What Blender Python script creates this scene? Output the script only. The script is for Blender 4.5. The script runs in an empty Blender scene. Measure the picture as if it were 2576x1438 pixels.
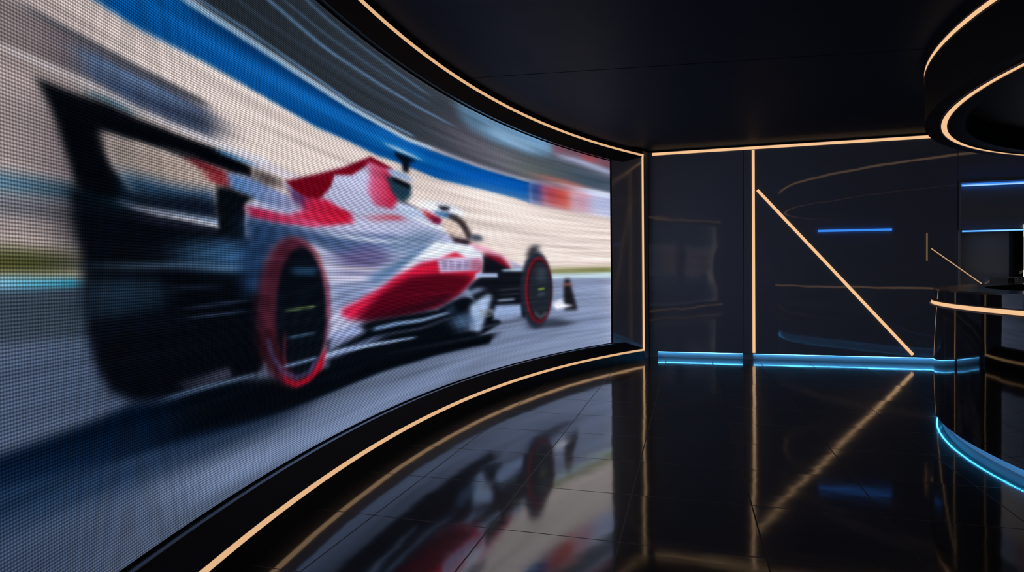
import bpy, bmesh, math
import numpy as np
from math import sin, cos, pi, radians, degrees, hypot, atan2
from mathutils import Matrix, Vector

scene = bpy.context.scene
col = scene.collection

# ------------------------------------------------------------------ room plan (metres)
CX, CY = 8.506, 4.109          # centre of the curved screen wall
RS, RW = 10.6265, 10.527       # screen face, front edge of its surround
ZS0, ZS1 = 0.290, 2.865        # screen bottom / top
ZL0, ZL1 = 0.1314, 3.0262      # warm light strips below / above the screen
TH_R, TH_L = 25.8, -44.4       # screen ends (degrees from -x, towards the back wall)
TH_C = 29.62                   # corner where the surround meets the back wall
YW = 9.505                     # face of the back wall panels
ZC = 3.095                     # ceiling
TILE, TX, TY = 0.6396, -0.318, 2.8716
DX, DY, DR = 5.698, 5.113, 3.851   # ceiling drum
KX, KY, KR = 5.711, 4.919, 3.858   # counter

# ------------------------------------------------------------------ helpers
def link(name, me, mat=None, parent=None):
    o = bpy.data.objects.new(name, me)
    col.objects.link(o)
    if mat: me.materials.append(mat)
    if parent: o.parent = parent
    return o

def tag(o, label=None, cat=None, group=None, kind=None):
    if label: o['label'] = label
    if cat: o['category'] = cat
    if group: o['group'] = group
    if kind: o['kind'] = kind
    return o

def empty(name, loc=(0, 0, 0)):
    o = bpy.data.objects.new(name, None)
    o.empty_display_size = 0.2
    col.objects.link(o)
    o.location = loc
    bpy.context.view_layer.update()
    return o

def to_obj(name, bm, mat, parent=None, smooth=False):
    bmesh.ops.recalc_face_normals(bm, faces=bm.faces)
    if parent is not None:
        off = Vector((0, 0, 0)); q = parent
        while q is not None: off += q.location; q = q.parent
        bmesh.ops.translate(bm, verts=bm.verts, vec=-off)
    me = bpy.data.meshes.new(name)
    bm.to_mesh(me); bm.free()
    if smooth:
        for p in me.polygons: p.use_smooth = True
    return link(name, me, mat, parent)

def add_box(bm, lo, hi, bevel=0.0):
    vs = [bm.verts.new((x, y, z)) for x in (lo[0], hi[0]) for y in (lo[1], hi[1]) for z in (lo[2], hi[2])]
    fs = []
    for q in ((0, 1, 3, 2), (4, 6, 7, 5), (0, 4, 5, 1), (2, 3, 7, 6), (0, 2, 6, 4), (1, 5, 7, 3)):
        fs.append(bm.faces.new([vs[i] for i in q]))
    if bevel > 0:
        es = list({e for f in fs for e in f.edges})
        bmesh.ops.bevel(bm, geom=es, offset=bevel, segments=2, affect='EDGES', profile=0.5)
    return vs

def box(name, lo, hi, mat, parent=None, bevel=0.0):
    bm = bmesh.new(); add_box(bm, lo, hi, bevel)
    return to_obj(name, bm, mat, parent)

def sweep(bm, prof, c, a0, a1, n=None):
    """closed (r, z) profile swept about centre c between angles a0..a1 (degrees from -x)."""
    full = abs(a1 - a0) >= 359.9
    n = n or max(8, int(abs(a1 - a0) / 0.8))
    rings = []
    for i in range(n if full else n + 1):
        t = radians(a0 + (a1 - a0) * i / n)
        rings.append([bm.verts.new((c[0] - r * cos(t), c[1] + r * sin(t), z)) for r, z in prof])
    m = len(prof)
    for i in range(len(rings) if full else len(rings) - 1):
        A, B = rings[i], rings[(i + 1) % len(rings)]
        for k in range(m):
            bm.faces.new((A[k], A[(k + 1) % m], B[(k + 1) % m], B[k]))
    if not full:
        bm.faces.new(rings[0][::-1]); bm.faces.new(rings[-1])

def swept(name, prof, c, a0, a1, mat, parent=None, n=None):
    bm = bmesh.new(); sweep(bm, prof, c, a0, a1, n)
    o = to_obj(name, bm, mat, parent)
    # smooth along the sweep only: mark steep profile edges sharp
    for p in o.data.polygons: p.use_smooth = True
    o.data.set_sharp_from_angle(angle=radians(25))
    return o

def prism(bm, pts, z0, z1):
    """vertical prism from plan polygon."""
    a = [bm.verts.new((x, y, z0)) for x, y in pts]; b = [bm.verts.new((x, y, z1)) for x, y in pts]
    n = len(pts)
    bm.faces.new(a[::-1]); bm.faces.new(b)
    for i in range(n): bm.faces.new((a[i], a[(i + 1) % n], b[(i + 1) % n], b[i]))

def bar(bm, p, q, w, d0, d1, ends=None):
    """flat bar on the wall plane y: from p=(x,z) to q=(x,z), width w, between y=d0 and d1; square-cut or vertical/horizontal ends."""
    px, pz = p; qx, qz = q
    L = hypot(qx - px, qz - pz); nx, nz = -(qz - pz) / L * w / 2, (qx - px) / L * w / 2
    pts = [(px + nx, pz + nz), (qx + nx, qz + nz), (qx - nx, qz - nz), (px - nx, pz - nz)]
    a = [bm.verts.new((x, d0, z)) for x, z in pts]; b = [bm.verts.new((x, d1, z)) for x, z in pts]
    bm.faces.new(a); bm.faces.new(b[::-1])
    for i in range(4): bm.faces.new((a[i], b[i], b[(i + 1) % 4], a[(i + 1) % 4]))

def tube(bm, pts, r, seg=10):
    pts = [Vector(p) for p in pts]; rr = list(r) if isinstance(r, (list, tuple)) else [r] * len(pts)
    for _ in range(2):                                   # corner cutting for a smooth bend
        q, w = [pts[0]], [rr[0]]
        for i in range(len(pts) - 1):
            q += [pts[i].lerp(pts[i + 1], .25), pts[i].lerp(pts[i + 1], .75)]
            w += [rr[i] * .75 + rr[i + 1] * .25, rr[i] * .25 + rr[i + 1] * .75]
        pts, rr = q + [pts[-1]], w + [rr[-1]]
    rings = []
    up = Vector((0, 0, 1)); prev = None
    for i, p in enumerate(pts):
        t = (pts[min(i + 1, len(pts) - 1)] - pts[max(i - 1, 0)]).normalized()
        s = t.cross(up)
        if s.length < 1e-3: s = prev if prev is not None else t.cross(Vector((1, 0, 0)))
        s.normalize(); prev = s; u = s.cross(t).normalized()
        rings.append([bm.verts.new(p + rr[i] * (cos(2 * pi * k / seg) * s + sin(2 * pi * k / seg) * u)) for k in range(seg)])
    for a, b in zip(rings, rings[1:]):
        for k in range(seg): bm.faces.new((a[k], a[(k + 1) % seg], b[(k + 1) % seg], b[k]))
    bm.faces.new(rings[0][::-1]); bm.faces.new(rings[-1])

def lathe(bm, prof, c, seg=32):
    rings = [[bm.verts.new((c[0] + r * cos(2 * pi * k / seg), c[1] + r * sin(2 * pi * k / seg), z)) for k in range(seg)] for r, z in prof]
    for a, b in zip(rings, rings[1:]):
        for k in range(seg): bm.faces.new((a[k], a[(k + 1) % seg], b[(k + 1) % seg], b[k]))
    bm.faces.new(rings[0][::-1]); bm.faces.new(rings[-1])

# ------------------------------------------------------------------ materials
class NT:
    def __init__(s, name):
        s.m = bpy.data.materials.new(name); s.m.use_nodes = True
        s.t = s.m.node_tree; s.t.nodes.clear()
        s.out = s.t.nodes.new('ShaderNodeOutputMaterial')
    def n(s, typ, **kw):
        o = s.t.nodes.new(typ)
        for k, v in kw.items(): setattr(o, k, v)
        return o
    def l(s, a, b): s.t.links.new(a, b)
    def math(s, op, a, b=None, c=None, clamp=False):
        o = s.n('ShaderNodeMath', operation=op); o.use_clamp = clamp
        for i, v in enumerate((a, b, c)):
            if v is None: continue
            if hasattr(v, 'is_linked'): s.l(v, o.inputs[i])
            else: o.inputs[i].default_value = v
        return o.outputs[0]

def principled(nt, base, rough, ior=1.5, metallic=0.0, coat=0.0, coat_rough=0.05, coat_ior=1.5):
    b = nt.n('ShaderNodeBsdfPrincipled')
    b.inputs['Base Color'].default_value = (*base, 1)
    b.inputs['Roughness'].default_value = rough
    b.inputs['IOR'].default_value = ior
    b.inputs['Metallic'].default_value = metallic
    b.inputs['Coat Weight'].default_value = coat
    b.inputs['Coat Roughness'].default_value = coat_rough
    b.inputs['Coat IOR'].default_value = coat_ior
    nt.l(b.outputs[0], nt.out.inputs[0])
    return b

def simple(name, base, rough, ior=1.5, metallic=0.0, noise=0.0):
    nt = NT(name); b = principled(nt, base, rough, ior, metallic)
    tc = nt.n('ShaderNodeTexCoord'); nz = nt.n('ShaderNodeTexNoise')
    nz.inputs['Scale'].default_value = 7.0; nz.inputs['Detail'].default_value = 4.0
    nt.l(tc.outputs['Object'], nz.inputs['Vector'])
    r = nt.math('MULTIPLY_ADD', nz.outputs['Fac'], noise or 0.06, rough - (noise or 0.06) / 2)
    nt.l(r, b.inputs['Roughness'])
    return nt.m

def emission(name, rgb, strength):
    nt = NT(name); e = nt.n('ShaderNodeEmission')
    e.inputs[0].default_value = (*rgb, 1); e.inputs[1].default_value = strength
    nt.l(e.outputs[0], nt.out.inputs[0])
    return nt.m

def gloss_panel(name, base, rough, ior, wob=0.25, wscale=1.6, smudge=0.08):
    """black lacquer: slow waviness in the reflection, faint smudges in the gloss."""
    nt = NT(name); b = principled(nt, base, rough, ior)
    tc = nt.n('ShaderNodeTexCoord')
    nz = nt.n('ShaderNodeTexNoise'); nz.inputs['Scale'].default_value = wscale; nz.inputs['Detail'].default_value = 1.5
    nt.l(tc.outputs['Object'], nz.inputs['Vector'])
    bp = nt.n('ShaderNodeBump'); bp.inputs['Strength'].default_value = wob; bp.inputs['Distance'].default_value = 0.02
    nt.l(nz.outputs['Fac'], bp.inputs['Height']); nt.l(bp.outputs[0], b.inputs['Normal'])
    n2 = nt.n('ShaderNodeTexNoise'); n2.inputs['Scale'].default_value = 2.3; n2.inputs['Detail'].default_value = 6.0
    nt.l(tc.outputs['Object'], n2.inputs['Vector'])
    r = nt.math('MULTIPLY_ADD', n2.outputs['Fac'], smudge, rough - smudge * 0.5)
    nt.l(r, b.inputs['Roughness'])
    return nt.m

def floor_material():
    nt = NT('black_floor_tile'); b = principled(nt, (0.010, 0.0115, 0.014), 0.07, FLOOR_IOR, 0.0, 0.22, 0.34, 1.5)
    tc = nt.n('ShaderNodeTexCoord'); sp = nt.n('ShaderNodeSeparateXYZ'); nt.l(tc.outputs['Object'], sp.inputs[0])
    u = nt.math('DIVIDE', nt.math('SUBTRACT', sp.outputs[0], TX), TILE)
    v = nt.math('DIVIDE', nt.math('SUBTRACT', sp.outputs[1], TY), TILE)
    def edge(x):      # distance to the nearest joint, in metres
        f = nt.math('FRACT', x)
        d = nt.math('MINIMUM', f, nt.math('SUBTRACT', 1.0, f))
        return nt.math('MULTIPLY', d, TILE)
    d = nt.math('MINIMUM', edge(u), edge(v))
    joint = nt.math('SUBTRACT', 1.0, nt.math('DIVIDE', d, 0.0040, clamp=True), clamp=True)
    joint = nt.math('GREATER_THAN', joint, 0.05)
    # every tile lies a little differently
    cu = nt.math('FLOOR', u); cv = nt.math('FLOOR', v)
    cb = nt.n('ShaderNodeCombineXYZ'); nt.l(cu, cb.inputs[0]); nt.l(cv, cb.inputs[1])
    wn = nt.n('ShaderNodeTexWhiteNoise', noise_dimensions='2D'); nt.l(cb.outputs[0], wn.inputs['Vector'])
    sc = nt.n('ShaderNodeVectorMath', operation='SUBTRACT'); nt.l(wn.outputs['Color'], sc.inputs[0]); sc.inputs[1].default_value = (.5, .5, .5)
    s2 = nt.n('ShaderNodeVectorMath', operation='MULTIPLY'); nt.l(sc.outputs[0], s2.inputs[0]); s2.inputs[1].default_value = (.006, .006, 0)
    nz = nt.n('ShaderNodeTexNoise'); nz.inputs['Scale'].default_value = 2.2; nz.inputs['Detail'].default_value = 2.0
    nt.l(tc.outputs['Object'], nz.inputs['Vector'])
    h = nt.math('MULTIPLY_ADD', joint, -0.25, nz.outputs['Fac'])
    bp = nt.n('ShaderNodeBump'); bp.inputs['Strength'].default_value = 0.12; bp.inputs['Distance'].default_value = 0.012
    nt.l(h, bp.inputs['Height'])
    ad = nt.n('ShaderNodeVectorMath', operation='ADD'); nt.l(bp.outputs[0], ad.inputs[0]); nt.l(s2.outputs[0], ad.inputs[1])
    nm = nt.n('ShaderNodeVectorMath', operation='NORMALIZE'); nt.l(ad.outputs[0], nm.inputs[0])
    nt.l(nm.outputs[0], b.inputs['Normal']); nt.l(nm.outputs[0], b.inputs['Coat Normal'])
    mp = nt.n('ShaderNodeMapping'); mp.inputs['Scale'].default_value = (3, 26, 1); nt.l(tc.outputs['Object'], mp.inputs['Vector'])
    n2 = nt.n('ShaderNodeTexNoise'); n2.inputs['Scale'].default_value = 1.0; n2.inputs['Detail'].default_value = 5.0
    nt.l(mp.outputs[0], n2.inputs['Vector'])
    r = nt.math('MULTIPLY_ADD', n2.outputs['Fac'], 0.07, FLOOR_ROUGH - 0.035)
    r = nt.math('MULTIPLY_ADD', joint, 0.45, r)
    nt.l(r, b.inputs['Roughness'])
    b.inputs['Specular Tint'].default_value = (0.74, 0.87, 1.0, 1)
    sl = nt.math('MULTIPLY_ADD', joint, -0.45, 0.5)
    nt.l(sl, b.inputs['Specular IOR Level'])
    mx = nt.n('ShaderNodeMix', data_type='RGBA'); nt.l(joint, mx.inputs[0])
    mx.inputs[6].default_value = (0.010, 0.0115, 0.014, 1); mx.inputs[7].default_value = (0.05, 0.056, 0.068, 1)
    nt.l(mx.outputs[2], b.inputs['Base Color'])
    return nt.m

def display_material(strength):
    """picture colours of the LEDs, broken into round pixels 10 mm apart."""
    nt = NT('led_picture'); e = nt.n('ShaderNodeEmission')
    at = nt.n('ShaderNodeAttribute'); at.attribute_name = 'picture'
    uv = nt.n('ShaderNodeUVMap'); uv.uv_map = 'metres'
    sp = nt.n('ShaderNodeSeparateXYZ'); nt.l(uv.outputs[0], sp.inputs[0])
    def wave(x, amp):
        c = nt.math('COSINE', nt.math('MULTIPLY', x, 2 * pi / 0.010))
        return nt.math('MULTIPLY_ADD', c, amp, 1.0)
    rows = wave(sp.outputs[1], ROW_AMP); cols = wave(sp.outputs[0], COL_AMP)
    k = nt.math('MULTIPLY', nt.math('MULTIPLY', rows, cols), strength)
    vm = nt.n('ShaderNodeVectorMath', operation='SCALE'); nt.l(at.outputs['Color'], vm.inputs[0]); nt.l(k, vm.inputs['Scale'])
    nt.l(vm.outputs[0], e.inputs[0]); e.inputs[1].default_value = 1.0
    gl = nt.n('ShaderNodeBsdfDiffuse'); gl.inputs[0].default_value = (.012, .012, .014, 1)
    ad = nt.n('ShaderNodeAddShader'); nt.l(e.outputs[0], ad.inputs[0]); nt.l(gl.outputs[0], ad.inputs[1])
    nt.l(ad.outputs[0], nt.out.inputs[0])
    nt.m.cycles.emission_sampling = 'NONE'
    return nt.m

def dotted_led(name, rgb, strength, pitch):
    nt = NT(name); e = nt.n('ShaderNodeEmission')
    uv = nt.n('ShaderNodeUVMap'); uv.uv_map = 'metres'
    sp = nt.n('ShaderNodeSeparateXYZ'); nt.l(uv.outputs[0], sp.inputs[0])
    f = nt.math('FRACT', nt.math('DIVIDE', sp.outputs[0], pitch))
    on = nt.math('LESS_THAN', nt.math('ABSOLUTE', nt.math('SUBTRACT', f, 0.5)), 0.22)
    s = nt.math('MULTIPLY_ADD', on, strength * 2.0, strength * 0.12)
    e.inputs[0].default_value = (*rgb, 1); nt.l(s, e.inputs[1]); nt.l(e.outputs[0], nt.out.inputs[0])
    return nt.m

FLOOR_IOR, FLOOR_ROUGH = 1.92, 0.075
ROW_AMP, COL_AMP = 0.50, 0.30
WARM = (1.0, 0.60, 0.315)
M = {
    'wall': gloss_panel('haze_lifted_lacquer_wall', (0.22, 0.29, 0.42), 0.034, 1.66, 0.16, 1.6, 0.04),  # navy-grey base lifted so the colour stands in for smoke haze
    'niche': gloss_panel('dark_grey_panel', (0.28, 0.38, 0.48), 0.14, 1.6, 0.06, 1.5, 0.08),
    'frosted': gloss_panel('pale_grey_glass_panel', (0.56, 0.74, 0.88), 0.2, 1.5, 0.04, 1.5, 0.08),
    'shell': simple('dark_shell', (0.012, 0.013, 0.016), 0.5),
    'ceiling': simple('black_ceiling_board', (0.024, 0.040, 0.072), 0.55, 1.16, 0.0, 0.1),
    'surround': gloss_panel('black_satin_surround', (0.014, 0.019, 0.030), 0.30, 1.35, 0.06, 2.0, 0.08),
    'return': gloss_panel('haze_lifted_return_panel', (0.50, 0.58, 0.72), 0.10, 1.55, 0.14, 1.8, 0.1),  # dark panel given a pale base that stands in for haze and light
    'matte': simple('matte_black', (0.004, 0.004, 0.005), 0.6),
    'lip': simple('polished_dark_metal', (0.22, 0.24, 0.28), 0.12, 1.5, 1.0, 0.03),
    'drum': simple('black_drum_panel', (0.006, 0.008, 0.012), 0.5, 1.3, 0.0, 0.08),
    'counter': gloss_panel('black_gloss_counter', (0.006, 0.0065, 0.008), 0.035, 1.62, 0.05, 2.2, 0.03),
    'counter_top': simple('dark_counter_top', (0.016, 0.020, 0.024), 0.16, 1.6),
    'worktop': simple('dark_worktop', (0.010, 0.012, 0.014), 0.45),
    'skirting': simple('pale_grey_skirting', (0.45, 0.46, 0.52), 0.45),
    'channel': simple('bronze_channel', (0.34, 0.23, 0.19), 0.5, 1.4, 0.2),
    'blue_channel': simple('dark_blue_channel', (0.03, 0.04, 0.06), 0.4),
    'warm': emission('warm_strip_light', WARM, 0.93),
    'warm_arc': emission('warm_arc_strip_light', WARM, 0.78),
    'warm_reflection': emission('dim_warm_reflection_glow', WARM, 0.14),
    'warm_thin': emission('thin_warm_line_glow', WARM, 0.55),
    'blue_bar': emission('blue_bar_light', (0.045, 0.26, 0.90), 0.95),
    'blue_pale': emission('pale_blue_bar_light', (0.40, 0.70, 1.0), 0.95),
    'blue_thin': emission('bright_blue_bar_light', (0.34, 0.78, 1.0), 1.1),
    'blue_led': emission('blue_skirting_light', (0.09, 0.50, 1.0), 11.0),
    'blue_dots': dotted_led('blue_led_dots', (0.05, 0.46, 1.0), 16.0, 0.022),
    'white': simple('white_glaze', (0.75, 0.72, 0.68), 0.25),
    'lamp_head': simple('pale_brass', (0.85, 0.74, 0.58), 0.3),
    'lit_cream': emission('lit_cream_panel', (0.86, 0.78, 0.66), 0.9),
    'lit_mauve': emission('lit_mauve_picture', (0.24, 0.19, 0.24), 1.0),
    'lit_white': emission('lit_white_panel', (0.80, 0.90, 1.0), 1.1),
}
M['floor'] = floor_material()
M['display'] = display_material(1.0)

# ------------------------------------------------------------------ room shell
box('floor', (-3.2, -5.0, -0.12), (11.2, 10.2, 0.0), M['floor'])['kind'] = 'structure'

# ceiling: slab above, two big boards with an open joint between them, raised margin along the back wall
ceil = box('ceiling', (-3.2, -5.0, ZC + 0.035), (11.2, 10.2, ZC + 0.25), M['matte']); tag(ceil, kind='structure')
def joint_y(x): return 5.413 + (x + 1.8) * (5.853 - 5.413) / 3.7
xs = (-3.2, 11.2); g = 0.007
bm = bmesh.new(); prism(bm, [(xs[0], -5.0), (xs[1], -5.0), (xs[1], joint_y(xs[1]) - g), (xs[0], joint_y(xs[0]) - g)], ZC, ZC + 0.03)
to_obj('ceiling_board', bm, M['ceiling'], ceil)
bm = bmesh.new(); prism(bm, [(xs[0], joint_y(xs[0]) + g), (xs[1], joint_y(xs[1]) + g), (xs[1], 8.98), (xs[0], 8.98)], ZC, ZC + 0.03)
to_obj('ceiling_board', bm, M['ceiling'], ceil)
bm = bmesh.new(); add_box(bm, (xs[0], 8.98, ZC + 0.022), (xs[1], 9.75, ZC + 0.034))
to_obj('ceiling_margin', bm, M['ceiling'], ceil)

# curved wall carrying the screen
w = swept('wall_left', [(RS + 0.11, 0), (RS + 0.11, ZC), (RS + 0.30, ZC), (RS + 0.30, 0)], (CX, CY), -47, TH_C - 0.4, M['shell']); tag(w, kind='structure')
tag(box('wall_rear', (0.6, -4.6, 0), (11.2, -4.3, ZC), M['wall']), kind='structure')
tag(box('wall_right', (10.9, -4.3, 0), (11.2, 9.6, ZC), M['wall']), kind='structure')

# back wall: masonry, lacquered panels standing clear of the floor over a lit pale skirting
bw = box('wall_back', (-1.2, 9.62, 0), (11.2, 9.80, ZC + 0.02), M['shell']); tag(bw, kind='structure')
XA, XS, XB, XN = -0.575, 0.771, 0.778, 3.455
box('wall_panel', (XA, YW, 0.087), (XS, 9.60, ZC), M['wall'], bw, 0.002)
box('wall_panel', (XB, YW, 0.087), (XN, 9.60, ZC), M['wall'], bw, 0.002)
box('wall_panel', (XN + 0.004, YW, ZC - 0.66), (10.9, 9.60, ZC), M['wall'], bw, 0.002)
box('wall_panel', (XN + 0.004, YW, 0.087), (10.9, 9.60, 1.02), M['wall'], bw, 0.002)
box('wall_foot', (XA, YW + 0.004, 0.0), (-0.455, 9.60, 0.0865), M['wall'], bw)
box('wall_foot', (0.757, YW + 0.022, 0.0), (0.898, 9.60, 0.0865), M['niche'], bw)
sk = box('baseboard_back', (-0.455, 9.552, 0.0), (10.9, 9.615, 0.086), M['skirting']); tag(sk, kind='structure')

# surround of the screen: splayed sill, soffit and right-hand return
tr = empty('trim_1', (CX - RW, CY, 0)); tag(tr, kind='structure')
sill = [(RS - 0.042, ZS0 - 0.014), (RW, ZL0 + 0.018), (RW + 0.014, ZL0 + 0.018), (RW + 0.014, ZL0 - 0.018), (RW, ZL0 - 0.018), (RW, 0.0), (RS + 0.108, 0.0), (RS + 0.108, ZS0 - 0.014)]
swept('sill', sill, (CX, CY), -45.5, TH_C, M['surround'], tr, 90)
soff = [(RS - 0.042, ZS1 + 0.014), (RW, ZL1 - 0.018), (RW + 0.014, ZL1 - 0.018), (RW + 0.014, ZL1 + 0.018), (RW, ZL1 + 0.018), (RW, ZC), (RS + 0.108, ZC), (RS + 0.108, ZS1 + 0.014)]
swept('soffit', soff, (CX, CY), -45.5, TH_C, M['surround'], tr, 90)
def pol(r, th): t = radians(th); return (CX - r * cos(t), CY + r * sin(t))
def ret(name, thA, thB, mat):
    bm = bmesh.new()
    prism(bm, [pol(RS - 0.004, thA), pol(RW + 0.006, thB), pol(RS + 0.1, thB), pol(RS + 0.1, thA)], 0.12, ZC - 0.05)
    return to_obj(name, bm, mat, tr)
ret('return_panel', TH_R + 0.24, TH_C - 0.09, M['return'])
ret('return_panel', TH_L - 0.24, -45.4, M['return'])
# narrow pier between the surround and the back wall
p0 = pol(RW - 0.002, TH_C + 0.09)
bm = bmesh.new(); prism(bm, [p0, (XA - 0.006, YW + 0.002), (XA - 0.006, 9.62), (-1.25, 9.62), pol(RS + 0.1, TH_C + 0.05)], 0.0, ZC)
to_obj('pier', bm, M['return'], tr)

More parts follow.
